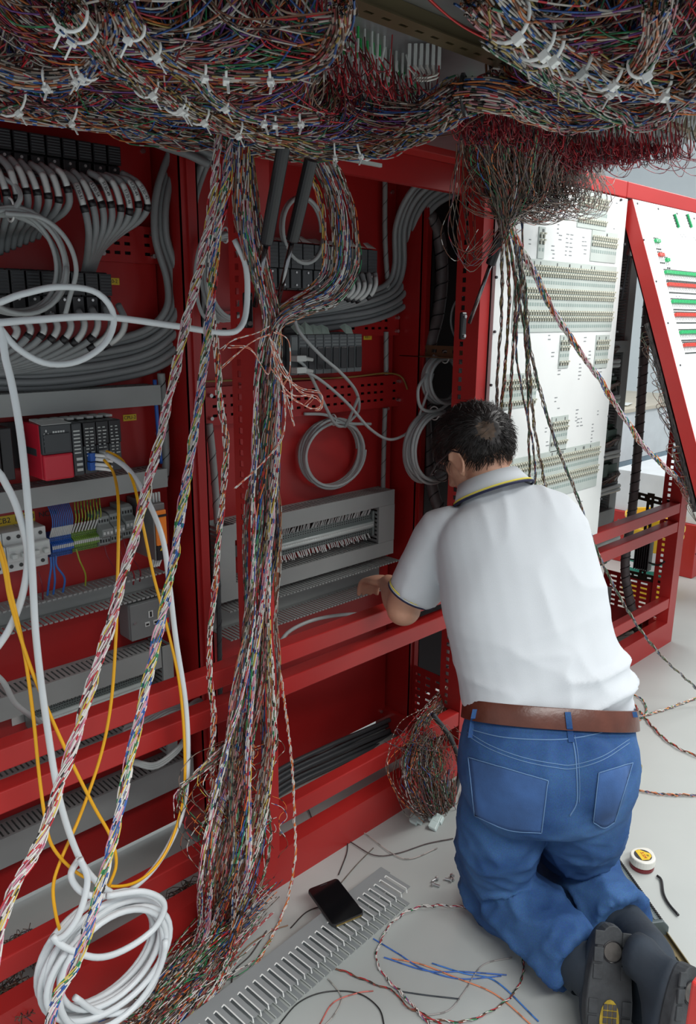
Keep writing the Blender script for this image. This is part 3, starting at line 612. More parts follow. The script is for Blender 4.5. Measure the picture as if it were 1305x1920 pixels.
for k, y in enumerate((715, 815, 880, 1040)):
    a, c, d, e = rc(1140, y-16, 1166, y+16, 1.68); t = thing('circuit_board', 'dark green relay board in the far right bay, %s from the top' % ordn[k], 'circuit board', (a, YB, d), 'green boards of the far right bay')
    MB().box(a-.2, c, 1.72, 1.724, d, e).build('board', mat('green_board', (.015,.06,.035), .4), t); MB().box(a-.2, a+.02, 1.69, 1.7195, d+.01, e-.01).box(a+.03, c-.01, 1.70, 1.7195, d+.02, e-.02).build('relay', mat('green_board', (0,)), t, bevel=.002)
    MB().cyl((c-.02, 1.7195, d+.02), (c-.02, 1.716, d+.02), .006, 8).build('screw', ZINC, t)
# ============================================================ middle bay devices
X0, X1, Z0, Z1 = rc(500, 458, 708, 545, 1.655)
row_modules('output_module', lambda i: 'dark module of the upper rack in the middle bay, %s from the left' % ordn[i], 'dark modules of the upper rack, middle bay', X0, X1, Z0, Z1, Z0+(Z1-Z0)*.45, 10, 1.655, mfront=GREYD)
w_ = (X1-X0)/10; cl = mat('paper_flap', (.50, .52, .49), .8)
for i in range(10):
    x = X0+w_*i; hgt = random.uniform(.008, .022)
    tag(MB().prism([(x+.002, 1.66, Z1+.001), (x+w_-.002, 1.66, Z1+.001), (x+w_-.001, 1.675+random.uniform(0, .03), Z1+hgt), (x+.003, 1.67+random.uniform(0, .03), Z1+hgt*.8)], (0, .0008, .0006)).build('paper_flap', cl), 'pale paper flap on top of the middle bay upper rack, %s from the left' % ordn[i], 'paper label', 'paper flaps on the upper rack')
Rg = [(703,512,1.63),(704,535,1.61),(692,556,1.62),(660,572,1.66),(600,584,1.70),(550,590,1.71)]
Lg = [(640,515,1.63),(652,540,1.61),(640,556,1.62),(610,568,1.66),(570,578,1.70),(535,584,1.71)]
for i in range(6): lab_cable('white-labelled grey cable under the middle bay upper rack, %s from the left' % ordn[i], ipath(Lg, Rg, i/5), 'labelled cables of the middle bay', r=.008, l0=.08, l1=.3)
t = thing('programmable_controller', 'dark grey slotted controller rack with nine black module doors, middle bay', 'controller', onY(615, 700, YB))
X0, X1, Z0, Z1 = rc(562, 627, 681, 700, 1.64); n = 8; w_ = (X1-X0)/n; h = Z1-Z0
DG = mat('controller_grey', (.085, .095, .10), .45)
MB().box(X0-.075, X1+.004, 1.71, YB-.0005, Z0-.004, Z1+.004).build('backplane', DG, t)
a, c, _, _ = rc(547, 627, 561.5, 700, 1.64)
MB().box(a, c, 1.645, 1.7095, Z0, Z1).build('processor_unit', DG, t, bevel=.003); MB().box(a+.003, c-.003, 1.6435, 1.6449, Z0+h*.62, Z1-.006).build('display_window', mat('window_grey', (.16, .18, .18), .3), t)
MB().box(a-.055, a-.001, 1.66, 1.7095, Z0+.02, Z1-.005).build('power_supply_unit', BLK, t, bevel=.004)
for i in range(n):
    x = X0+w_*i
    m_ = MB().box(x+.0006, x+w_-.0006, 1.645, 1.7095, Z0, Z1).build('module', DG, t, bevel=.002)
    MB().box(x+.004, x+w_-.003, 1.641, 1.6449, Z0+h*.12, Z0+h*.68).build('black_door', BLK, m_, bevel=.002)
    b = MB()
    for k in range(4): b.box(x+.003, x+w_-.003, 1.6438, 1.6449, Z1-.012-.009*k, Z1-.009-.009*k)
    b.build('print', mat('window_grey', (0,)), m_)
for i in (0, 1, 2, 3, 6): 
    x = X0+w_*i; tag(MB().prism([(x, 1.65, Z1+.001), (x+w_*.95, 1.65, Z1+.001), (x+w_*1.0, 1.66, Z1+.018), (x+w_*.8, 1.68, Z1+random.uniform(.022, .034)), (x+.002, 1.68, Z1+.02)], (0, .0006, .0008)).build('paper_flap', mat('green_paper', (.40,.50,.44), .8)), 'pale green paper flap on the slotted controller rack, above its %s black door' % ordn[i], 'paper label', 'green paper flaps on the slotted rack')
for k, y in enumerate((672, 694)): 
    p = onY(560, y, 1.63); MB().box(p.x-.018, p.x+.016, 1.615, 1.642, p.z-.008, p.z+.008).tube([(p.x+.012, 1.625, p.z), (p.x+.035, 1.61, p.z-.004)], [.007, .005], 8).build('network_plug', OFF, t, bevel=.002)
# ============================================================ loose cables and coils
def coil(label, cx, cy, Y, rx, ry, n, r, m, lead=(), name='cable_coil', spread=.10, tilt=0, tie=True, group=None, ang0=0):
    c = onY(cx, cy, Y); sx = (onY(cx+rx, cy, Y)-onY(cx-rx, cy, Y)).length/2; sz = (onY(cx, cy-ry, Y)-onY(cx, cy+ry, Y)).length/2
    t = thing(name, label, 'cable coil', (c.x, Y, c.z-sz), group); pts = []; N = n*40
    for i in range(N+1):
        a = ang0+2*math.pi*i/40; k = i/40; f = 1+spread*noise.noise(Vector((k*.63, cx, 1)))*1.6; g = 1+spread*noise.noise(Vector((k*.63, cy, 5)))*1.6
        pts.append(Vector((c.x+sx*f*math.cos(a)+sx*spread*noise.noise(Vector((k*.5, 7, cx))), Y-r*2.2*(k/n-.5)*n*.55-.012*noise.noise(Vector((k*1.7, 3, cx))), c.z+sz*g*math.sin(a)+sz*spread*noise.noise(Vector((k*.5, 9, cx))))))
    MB().tube(pts, r, 8).build('coiled_cable', m, t, smooth=True)
    for q in lead: MB().tube([Vector(v) for v in spline(px(q), 40)], r, 8).build('loose_end', m, t, smooth=True)
    if tie:
        a = ang0+.5; p = Vector((c.x+sx*math.cos(1.57), Y, c.z+sz*math.sin(1.57)))
        MB().tube([p+Vector((.012*n**.3*0, r*n*.45*math.cos(q), (r*n*.30+.008)*math.sin(q))) for q in [2*math.pi*i/20 for i in range(20)]], .0022, 6, closed=True).build('cable_tie', TIE, t)
    return t
coil('big light grey cable coil hanging at the upper left edge', 28, 492, 1.58, 92, 96, 9, .0048, CAB, [[(0,330,1.6),(30,350,1.58),(38,372,1.56),(20,402,1.56)], [(10,400,1.55),(80,410,1.54),(125,450,1.53),(143,505,1.53),(130,560,1.54),(120,600,1.55)]], spread=.12)
coil('light grey cable coil half behind the hanging bundles, upper middle', 425, 520, 1.62, 40, 78, 7, .0045, CAB, [[(385,440,1.62),(372,470,1.60),(366,530,1.60),(380,590,1.60),(410,604,1.60)]], spread=.10)
coil('neat pale coil hung on the red panel behind the man\'s left side, middle bay', 625, 850, 1.735, 53, 62, 6, .0048, CAB, [[(556,672,1.62),(580,700,1.64),(625,790,1.70),(648,800,1.73)], [(570,776,1.74),(610,778,1.73),(648,793,1.72),(695,795,1.72)], [(552,588,1.60),(560,620,1.60),(600,665,1.60),(640,700,1.62),(668,735,1.66),(672,770,1.70),(650,795,1.73)], [(672,745,1.66),(655,785,1.70),(648,798,1.72)]])
coil('upper grey cable coil in the side opening above the man\'s head', 833, 712, 1.60, 34, 42, 7, .0052, CAB, [[(815,665,1.62),(800,700,1.60),(784,730,1.58),(790,765,1.58),(820,770,1.58),(850,750,1.58)]], spread=.12)
coil('lower grey cable coil in the side opening beside the man\'s face', 812, 838, 1.60, 44, 62, 8, .0055, CAB, spread=.10)
t = coil('pale cable loop hung behind the gas struts, upper middle', 568, 432, 1.66, 38, 62, 2, .0055, CAB, spread=.05)
cable('network_cable', 'pale cable running from the slotted controller down and up to the upper side-opening coil', px([(562,692,1.62),(600,712,1.62),(650,755,1.64),(695,805,1.65),(735,824,1.65),(775,800,1.63),(800,740,1.60),(812,700,1.59)]), .0045, CAB)
cable('network_cable', 'thin pale cable loop on the right inside the side opening', px([(880,545,1.62),(852,570,1.62),(846,610,1.62),(862,645,1.62),(885,655,1.60)]), .0032, CAB)
cable('grey_cable', 'grey cable lying across the red panel behind the upper rails, middle bay', px([(524,1205,1.60),(545,1182,1.60),(590,1162,1.60),(650,1152,1.60),(715,1152,1.60)]), .0055, CAB)
cable('white_cable', 'thick white cable crossing the upper left from the edge to the hanging bundles', px([(-420,576,1.30),(-200,594,1.30),(-40,606,1.30),(60,600,1.30),(190,594,1.30),(320,610,1.31),(420,624,1.32),(452,612,1.33),(463,570,1.34),(461,500,1.35),(440,450,1.37)]), .0062, WCAB, group=None)
cable('white_cable', 'white cable looping round at the left edge over the black modules', px([(-420,545,1.31),(-200,563,1.31),(-40,575,1.31),(40,552,1.30),(110,538,1.30),(180,548,1.30),(213,590,1.30),(200,640,1.30),(150,676,1.30),(90,682,1.30),(35,655,1.30),(0,615,1.31),(-40,560,1.32),(-200,500,1.33),(-420,470,1.33)]), .0055, WCAB)
cable('white_cable', 'long white cable falling from the left edge to the white coil near the floor', px([(-420,570,1.31),(-200,588,1.31),(-20,600,1.31),(12,680,1.30),(35,790,1.29),(50,920,1.28),(60,1060,1.28),(68,1200,1.27),(88,1360,1.26),(112,1500,1.26),(145,1600,1.25),(178,1650,1.25),(225,1685,1.25)]), .0062, WCAB)
cable('white_cable', 'white cable swinging out from the left edge beside the breakers and back', px([(-420,840,1.30),(-200,858,1.30),(-30,870,1.30),(15,915,1.30),(42,985,1.29),(52,1050,1.29),(38,1130,1.29),(5,1200,1.30),(-40,1240,1.30),(-200,1330,1.30),(-400,1400,1.30)]), .0062, WCAB)
cable('white_cable', 'grey-white cable passing behind the upper rail at the left edge', px([(-420,1230,1.42),(-200,1248,1.42),(-20,1260,1.42),(30,1320,1.46),(75,1355,1.50),(110,1385,1.55)]), .0055, CAB)
cable('white_cable', 'white network cable from the controller down in a long arc to the white coil', px([(200,852,1.58),(240,880,1.50),(275,935,1.42),(305,1010,1.36),(318,1100,1.34),(330,1200,1.33),(348,1320,1.33),(352,1430,1.33),(340,1530,1.32),(295,1620,1.30),(235,1675,1.27),(190,1680,1.25)]), .0058, WCAB)
t = coil('large tangled white cable coil hanging low in front of the bottom rails, left', 200, 1795, 1.22, 92, 88, 9, .0062, WCAB, [[(148,1610,1.24),(133,1640,1.22),(150,1670,1.21),(185,1684,1.20)], [(150,1610,1.21),(164,1650,1.20),(150,1710,1.19),(125,1750,1.19),(100,1765,1.20)], [(200,1680,1.19),(270,1672,1.18),(308,1695,1.18),(290,1740,1.18),(235,1780,1.18),(180,1795,1.18),(120,1775,1.19),(98,1755,1.20)], [(300,1720,1.20),(305,1770,1.20),(290,1840,1.20),(250,1890,1.20),(190,1900,1.20),(140,1870,1.20)]], spread=.16, tie=False)
for lb, pp in (('yellow fibre cable from the controller dropping nearly straight, then slanting left', [(195,862,1.585),(212,885,1.55),(221,930,1.46),(222,1010,1.38),(220,1100,1.34),(217,1200,1.33),(208,1320,1.32),(188,1420,1.31),(150,1530,1.29),(115,1610,1.27),(100,1660,1.26),(104,1712,1.25),(118,1765,1.245)]),
    ('yellow fibre cable from the controller swinging right into a long low arc', [(200,846,1.585),(228,862,1.54),(250,905,1.46),(268,985,1.38),(288,1080,1.35),(312,1170,1.34),(336,1280,1.33),(346,1400,1.33),(343,1500,1.32),(315,1590,1.30),(270,1645,1.28),(215,1662,1.26),(150,1640,1.26),(100,1590,1.26),(84,1530,1.26),(72,1440,1.27),(62,1340,1.27),(45,1220,1.28),(20,1110,1.28),(-5,1010,1.29),(-120,760,1.30),(-300,620,1.30)]),
    ('yellow fibre cable from the left edge crossing down to the right', [(-300,640,1.295),(-120,780,1.29),(-8,1015,1.285),(20,1130,1.28),(50,1230,1.275),(85,1320,1.27),(130,1420,1.26),(175,1510,1.25),(208,1570,1.25),(218,1620,1.25),(204,1662,1.25)])):
    cable('fibre_cable', lb, px(pp), .0032, YEL, 'yellow fibre cables', n=8)
for k in range(7): cable('grey_cable', 'grey cable of the tied bundle between the two upper rails, %s from the front' % ordn[k], px([(225+3*k,1392-2*k,1.50),(235,1400-6*k,1.47),(270,1380-5*k,1.46),(320,1350-5*k,1.46),(372,1312+4*k,1.48),(384,1335+2*k,1.50)]), .0045, CAB, 'tied grey cables between the rails')
for k in range(3): cable('grey_cable', 'grey cable drooping below the second rail, %s from the top' % ordn[k], px([(248,1425+3*k,1.47),(290,1432+4*k,1.46),(330,1405+4*k,1.46),(352,1375+3*k,1.48)]), .0042, CAB, 'drooping grey cables below the second rail')
# wrapped trunks
def wrapped(name, label, path, r, m, pitch=.05, cat='cable trunk', m2=BLK):
    pts = [Vector(q) for q in spline([tuple(p) for p in path], 80)]; t = thing(name, label, cat, pts[-1])
    MB().tube(pts, r, 12).build('wrapped_cable', m, t, smooth=True); p = np.array([tuple(q) for q in pts]); n_, b_ = frames(p)
    s = np.concatenate([[0], np.cumsum(np.linalg.norm(np.diff(p, axis=0), axis=1))]); ss = np.linspace(0, s[-1], int(s[-1]/pitch*14)+8)
    q = np.stack([np.interp(ss, s, p[:, i]) for i in range(3)], 1); n2 = np.stack([np.interp(ss, s, n_[:, i]) for i in range(3)], 1); b2 = np.stack([np.interp(ss, s, b_[:, i]) for i in range(3)], 1)
    h = q+n2*(np.cos(ss/pitch*6.283)*r*1.01)[:, None]+b2*(np.sin(ss/pitch*6.283)*r*1.01)[:, None]
    MB().tube([Vector(v) for v in h], r*.11, 5).build('wrap_edge', m2, t); return t
TR = mat('brown_wrap', (.12, .10, .10), .5, var=.2, scale=30)
wrapped('wrapped_cable_bundle', 'thick brown spiral-wrapped cable trunk in the side opening, curving down behind the man\'s head', px([(806,402,1.66),(822,440,1.66),(829,510,1.66),(822,585,1.66),(806,650,1.66),(798,720,1.68),(798,800,1.68),(805,880,1.66),(818,940,1.62),(845,990,1.56)]), .020, TR)
wrapped('wrapped_cable_bundle', 'brown wrapped cable bundle ending in frayed wires left of the man\'s hip', px([(838,1150,1.56),(839,1210,1.54),(840,1290,1.50)]), .019, TR, pitch=.04)
wrapped('wrapped_cable_bundle', 'tall brown spiral-wrapped trunk right of the white key panel', px([(1222,500,1.66),(1212,600,1.66),(1204,720,1.66),(1196,840,1.64),(1185,960,1.62),(1172,1060,1.60),(1182,1130,1.56),(1200,1195,1.52)]), .021, TR, pitch=.045)
wrapped('spiral_conduit', 'thin grey spiral-wrapped conduit down the right edge of the middle red panel, upper', px([(722,330,1.74),(722,450,1.74),(728,548,1.74)]), .008, GREY, pitch=.05)
wrapped('spiral_conduit', 'thin grey spiral-wrapped conduit right of the slotted controller rack', px([(724,622,1.74),(724,702,1.74)]), .008, GREY, pitch=.05)
wrapped('spiral_conduit', 'thin grey spiral-wrapped conduit rising from the right end of the duct ring', px([(722,765,1.74),(720,830,1.74),(718,918,1.74)]), .008, GREY, pitch=.05)
wrapped('spiral_conduit', 'grey and black spiral-wrapped conduit rising from the left end of the duct ring', px([(392,795,1.72),(398,850,1.72),(404,920,1.72),(408,982,1.70)]), .010, GREY, pitch=.06)
wrapped('spiral_conduit', 'grey and black spiral-wrapped conduit between the left bay panel and the post', px([(302,700,1.72),(308,780,1.72),(311,870,1.72),(306,910,1.71)]), .010, GREY, pitch=.06)
wrapped('spiral_conduit', 'thin dark conduit hanging left of the main trunk below the duct ring', px([(409,1090,1.66),(411,1180,1.66),(413,1315,1.66)]), .007, GREYD, pitch=.05)
cable('wire', 'thin brown and yellow wire running across at the top of the lower perforated plate', px([(330,715,1.70),(390,715,1.72),(470,712,1.73),(640,708,1.735),(720,700,1.73),(752,706,1.72),(764,730,1.70)]), .003, mat('brown_wire', (.22,.13,.03), .5), n=6)
cable('wire', 'blue wire pair dropping right of the covered duct, left bay', px([(290,712,1.70),(293,760,1.70),(299,840,1.70),(302,868,1.71)]), .005, BLU, n=6)
# bracket across the side opening
a = onY(760, 652, 1.70); c = onY(868, 652, 1.45)
b = MB().holed((1.93, 1.45, a.z-.025), Y3, Z3, X3, perf(0, 6, .042, .020), [0, .012, .022, .034], lambda i, j: i % 2 == 1 and j == 1, .003); b.box(1.905, 1.933, 1.45, 1.744, a.z-.028, a.z-.025); tag(b.build('slotted_bracket', BRASS), 'brown slotted steel bracket spanning the side opening above the cable coils', 'bracket')
for xa, ya, xb in ((150,193,410), (540,276,716)):
    a, c = onY(xa, ya, 1.388), onY(xb, ya, 1.388); L_ = c.x-a.x; MB().box(a.x, c.x, 1.386, 1.394, a.z-.004, a.z+.004).build('edge_strip', OFF, fr)
# ============================================================ gas struts
def strut(label, a, c, f=.45):
    t = thing('gas_strut', label, 'gas strut', a, 'gas struts holding up the lid'); a, c = Vector(a), Vector(c); m = a+(c-a)*f
    MB().cyl(a, m, .0055, 12).build('rod', mat('chrome_rod', (.25,.25,.26), .15, 1), t, smooth=True)
    MB().tube([m, m+(c-m)*.02, c], [.010, .0135, .0135], 16).build('cylinder', BLK, t)
    b = MB().box(a.x-.016, a.x+.006, YF-.012, YF-.0005, a.z-.045, a.z+.03); b.build('bracket', BLK, t, bevel=.004); b = MB()
    for z in (.018, -.035): b.cyl((a.x-.006, YF-.0125, a.z+z), (a.x-.006, YF-.017, a.z+z), .005, 8)
    b.build('screw', ZINC, t); return t
a = onY(519, 575, 1.375); strut('black gas strut right of the front post, middle of the picture', a, onY(583, 300, 1.24), .47)
a = onY(478, 575, 1.375); strut('black gas strut behind the main wire trunk, the left one of the pair', a, onY(534, 262, 1.24), .40)
a = onY(880, 606, 1.375); strut('thin gas strut left of the white key panel', a, onY(945, 425, 1.27), .62)
# ============================================================ raised lid seen from below
ZL = 1.915
lid = thing('raised_panel', 'large grey sheet-metal panel swung up overhead, its underside carrying thousands of wires', 'panel', (1.0, 1.38, ZL))
MB().box(-.2, 1.90, .08, 1.385, ZL, ZL+.003).build('sheet', STEEL, lid)
b = MB().box(-.2, 1.90, .08, .10, ZL+.003, ZL+.04).box(1.88, 1.90, .10, 1.385, ZL+.003, ZL+.04).box(-.2, 1.88, 1.365, 1.385, ZL+.003, ZL+.04); b.build('rim', RED, lid)
yb = onZ(1000, 130, ZL-.015).y
for k, (y0, lb) in enumerate(((yb, 0), (yb-.45, 1))):
    L = 2.1; n = 60; b = MB().box(-.2, 1.88, y0-.014, y0-.011, ZL-.022, ZL-.0005).box(-.2, 1.88, y0+.011, y0+.014, ZL-.022, ZL-.0005)
    b.holed((-.2, y0-.020, ZL-.024), X3, Y3, Z3, perf(0, n, 2.08/(n+1), .016), [0, .017, .023, .040], lambda i, j: i % 2 == 1 and j == 1, .002)
    b.build('slotted_rail', BRASS, lid)
def pj(p):
    v = Vector(p)-EYE; z = v.dot(fw); return 652.5+F*v.dot(rt)/z, 960-F*v.dot(up)/z
def Zp(path, z): return [onZ(q[0], q[1], q[2] if len(q) > 2 else z) for q in path]
def inpoly(x, y, P_):
    c = False; j = len(P_)-1
    for i in range(len(P_)):
        if (P_[i][1] > y) != (P_[j][1] > y) and x < (P_[j][0]-P_[i][0])*(y-P_[i][1])/(P_[j][1]-P_[i][1])+P_[i][0]: c = not c
        j = i
    return c
# rivers of wire tied under the lid
OD = ordn+['fifteenth', 'sixteenth', 'seventeenth', 'eighteenth', 'nineteenth', 'twentieth']
RV = {}; RR = {}
def river(key, label, path, n, R, pal='loom', z=1.862):
    p = [q-Z3*.022 for q in Zp(path, z)]; RV[key] = spline(p, 60); RR[key] = R
    o = wires('wire_loom', twist(p, n, R, 2.2, .0015, pal, step=.016, loose=.35)); tag(o, label, 'wire loom', 'tied wire looms under the raised panel')
river('main', 'widest striped wire loom, from the left edge to the black tie', [(-90,95,1.85),(0,140,1.85),(120,172),(240,205),(360,226),(480,240),(600,248),(700,242),(780,212),(872,150,1.87)], 150, .030)
river('main2', 'second striped loom running just below the widest one, at the left', [(-90,150,1.84),(30,178,1.84),(150,196,1.845),(280,214),(400,236),(520,246),(640,252,1.86)], 70, .018)
river('up', 'striped loom coming down from the top left corner over the hanging forest', [(120,-30),(170,30),(225,88),(300,140),(390,190),(490,226),(600,244)], 90, .017, z=1.835)
river('mid', 'striped loom curving from the top down to the middle of the wire forest', [(215,-40),(262,30),(310,72),(380,96),(470,104),(550,98),(610,70),(640,10),(640,-40)], 60, .011, z=1.835)
river('mid2', 'thin striped loom branching off the curved loom and slanting right', [(300,66),(350,105),(400,150),(450,182),(520,196),(600,190)], 45, .010, z=1.835)
river('green', 'loose green and orange loom sagging at the left edge of the raised panel', [(-90,60),(-20,95),(60,115),(140,105),(190,60),(205,0),(200,-40)], 34, .014, z=1.84)
river('tie', 'loom to the right of the black tie, dipping and rising to the right-hand forest', [(872,150,1.87),(930,146),(990,172),(1050,196),(1110,190),(1170,165),(1240,135),(1330,100)], 110, .024)
river('r1', 'broad loom along the right end of the raised panel, with big white ties', [(900,-60),(960,-5),(1030,45),(1100,78),(1180,108),(1260,122),(1360,128)], 120, .022, z=1.84)
river('r2', 'loom under the broad one at the right end of the raised panel', [(930,10),(985,58),(1050,112),(1120,160),(1180,185),(1240,175),(1290,140),(1340,90)], 90, .020, z=1.835)
river('r3', 'blue-tinged loom at the top right of the raised panel', [(880,-50),(950,10),(1010,70),(1075,118),(1140,128),(1200,90),(1230,20),(1240,-50)], 60, .014, z=1.835)
tag(MB().tube([onZ(872,150,1.87)-Z3*.022+(rt*.024*math.cos(q)*.35+up*.030*math.sin(q)+fw*.024*math.cos(q)) for q in [2*math.pi*i/20 for i in range(20)]], .004, 6, closed=True).build('tie_wrap', BLK), 'black tie wrapped round the widest loom where it narrows', 'cable tie')
# forest of jumper wires
def forest(name, label, poly, n, keys, pal='forest', drop=(.02, .055), box=(-.1, 1.9, .35, 1.37)):
    L = []; tries = 0; tg = np.concatenate([RV[k] for k in keys])
    while len(L) < n and tries < n*40:
        tries += 1; x, y = random.uniform(box[0], box[1]), random.uniform(box[2], box[3]); a, c = pj((x, y, ZL-.03))
        if not inpoly(a, c, poly): continue
        s = np.array([x, y, ZL-.002]); d = np.linalg.norm(tg-s, axis=1); ok = np.where(d < max(.22, d.min()+.06))[0]
        i0 = int(random.choice(list(ok))); k0 = (i0//60)*60; dr = random.choice((-1, 1)); R_ = RR[keys[i0//60]]*.8
        of = np.array([random.gauss(0, R_*.5), random.gauss(0, R_*.5), random.gauss(0, R_*.4)+.006])
        q = [tg[k0+max(0, min(59, i0-k0+dr*j))]+of for j in (0, 4, 9)]
        h = random.uniform(*drop); r = np.array([random.gauss(0, .016), random.gauss(0, .016), 0])
        m1 = s+np.array([0, 0, -h*.55])+r*.3; m2 = s*.6+q[0]*.4+r; m2[2] = min(s[2]-h*.8, q[0][2]+.012)
        c1, c2 = wc(pal if random.random() < .72 else 'loom'); L.append((spline([s, m1, m2]+q, 20), .0014, c1, c2, .05))
    o = wires(name, L, sides=3); tag(o, label, 'wires', kind='stuff')
forest('jumper_wires', 'dense forest of coloured jumper wires hanging under the left part of the raised panel', [(-60,-60),(640,-60),(640,30),(610,140),(720,190),(760,215),(640,250),(420,235),(200,200),(-60,160)], 3000, ['main', 'up', 'mid', 'mid2'])
forest('jumper_wires', 'forest of coloured jumper wires at the upper right under the raised panel', [(930,-60),(1360,-60),(1360,150),(1230,170),(1090,150),(980,60)], 1400, ['r1', 'r2', 'r3'])
forest('jumper_wires', 'loose coloured wires fanning out between the black tie and the right-hand forest', [(900,120),(1000,110),(1130,110),(1180,190),(1050,215),(920,180)], 260, ['tie', 'r2'], drop=(.01, .04))
# pins with ferrules, and red wire fringe
def pins(name, label, poly, sx, sy, red=1.0, hang=(.03, .06), maxn=1600):
    B = MB(); L = []; y = .55; k = 0
    while y < 1.375:
        x = .2+random.uniform(0, sx)
        while x < 1.89:
            a, c = pj((x, y, ZL-.02))
            if inpoly(a, c, poly) and len(L) < maxn:
                B.cyl((x, y, ZL), (x, y, ZL-.016), .0019, 4, m=0 if (k//9) % 2 else 1); B.cyl((x, y, ZL-.016), (x+random.gauss(0, .002), y+random.gauss(0, .002), ZL-.034), .0021, 4, m=0)
                if random.random() < red:
                    h = random.uniform(*hang); e = Vector((x+random.gauss(0, .026), y+random.gauss(0, .022), ZL-random.uniform(.004, .02)))
                    
                    if random.random() < .3: B.cyl(e, e+Vector((random.gauss(0, .003), random.gauss(0, .003), -.016)), .0019, 4)
                    L.append((spline([(x, y, ZL-.03), (x+random.gauss(0, .006), y-.008, ZL-.03-h*.6), ((x+e.x)/2, (y+e.y)/2-.01, ZL-.03-h), tuple(e)], 9), .0012, *wc('red'), 1))
            x += sx*random.uniform(.85, 1.15); k += 1
        y += sy
    t = wires(name, L, sides=3); tag(t, label, 'wires', kind='stuff')
    o = B.build('pin_ferrules', [LABEL, GRN], None); tag(o, {'red_wire_fringe': 'rows of small pins above the long red wire fringe', 'red_wire_field': 'white and green pins left of the black tie, top centre', 'pin_field': 'sparse white and green pins right of the slotted rail'}[name], 'pins', kind='stuff')
pins('red_wire_fringe', 'deep red wire fringe along the right half of the raised panel edge', [(838,205),(880,172),(960,205),(1060,232),(1180,250),(1340,262),(1340,300),(1180,305),(1060,300),(960,275),(880,235)], .0085, .020, hang=(.022, .042), maxn=2600)
pins('red_wire_field', 'dark red wire loops between the left forest and the black tie', [(610,60),(700,80),(810,150),(790,190),(700,220),(610,180)], .014, .034, hang=(.015, .035))
pins('pin_field', 'sparse red loops around white pins right of the slotted rail', [(1150,180),(1320,210),(1340,265),(1180,255),(1060,230)], .016, .045, red=.4)
t = thing('ferrule_cluster', 'cluster of white ferrules with a white-sleeved wire bunch, top centre beside the dark sheet', 'ferrules', onZ(800,100,ZL-.04)); L = []; b = MB()
for i in range(12):
    p = onZ(768+7*(i % 6)*1.6, 100-(i//6)*7, ZL-.012); b.cyl(p+Z3*.008, p-Z3*.022, .003, 6); e = onZ(775+5*(i % 6), 152-(i//6)*6, ZL-.06)
    L.append((spline([p-Z3*.022, p*.5+e*.5-Z3*.012+X3*.012, e], 12), .0016, CW, (.35,.02,.03), .05))
b.build('ferrule', LABEL, t); wires('sleeved_wire', L, t)
L = []
for i in range(40):
    x0 = random.uniform(860, 1290); x1 = x0+random.uniform(20, 130); d = random.uniform(12, 48)
    L.append((spline([onZ(x0, 285, 1.87), onZ(x0+(x1-x0)*.3, 285+d*.8, 1.85), onZ(x0+(x1-x0)*.7, 285+d, 1.85), onZ(x1, 288, 1.87)], 16), .0010, (.22,.01,.03), (.06,.01,.02), .09))
tag(wires('trailing_loops', L), 'thin dark red wire loops trailing below the right edge of the raised panel', 'wires', kind='stuff')
L = [(spline(Zp([(770,-40),(860,40),(950,90),(1040,112),(1110,120)], 1.87)+np.array([0, i*.004, i*.003]), 30) if 0 else np.array(spline(Zp([(765,-40),(860,45),(950,88),(1040,112),(1115,122)], 1.88), 30))+np.array([0, i*.004, i*.003]), .0016, [(.6,.02,.02),(.02,.02,.02),(.5,.02,.02)][i % 3], (.02,.02,.02) if i % 3 else (.6,.02,.02), 9) for i in range(4)]
tag(wires('red_black_wires', L), 'red and black wires running along the slotted rail at top centre', 'wires')
# nylon ties
def tie(x, y, z, R, d=(0, 1), label='x', big=1.0):
    best = min(((pj(p)[0]-x)**2+(pj(p)[1]-y)**2, k, i) for k in RV for i, p in enumerate(RV[k])); a_ = RV[best[1]]; i = best[2]; R = RR[best[1]]*1.12
    c = Vector(a_[i]); tt = (Vector(a_[min(59, i+1)])-Vector(a_[max(0, i-1)])).normalized()
    t = thing('nylon_tie', label, 'cable tie', c, 'white nylon ties on the looms')
    ax = tt.cross(Z3).normalized(); ax = -ax if ax.dot(fw) > 0 else ax; ax = (ax*.5-Z3*.85).normalized(); o = tt.cross(ax).normalized(); pts = [c+ax*R*math.cos(q)+o*R*math.sin(q) for q in [2*math.pi*i/18 for i in range(18)]]
    MB().tube(pts, 0.0021*big, 6, closed=True).build('strap', TIE, t, smooth=True)
    h = c+ax*(R+.002); MB().obox(h, tt*.0042*big, o*.0048*big, ax*.0042*big).obox(h+ax*.010*big+tt*.002, ax*.010*big, tt*.0020, o*.0009).build('head', TIE, t, bevel=.001)
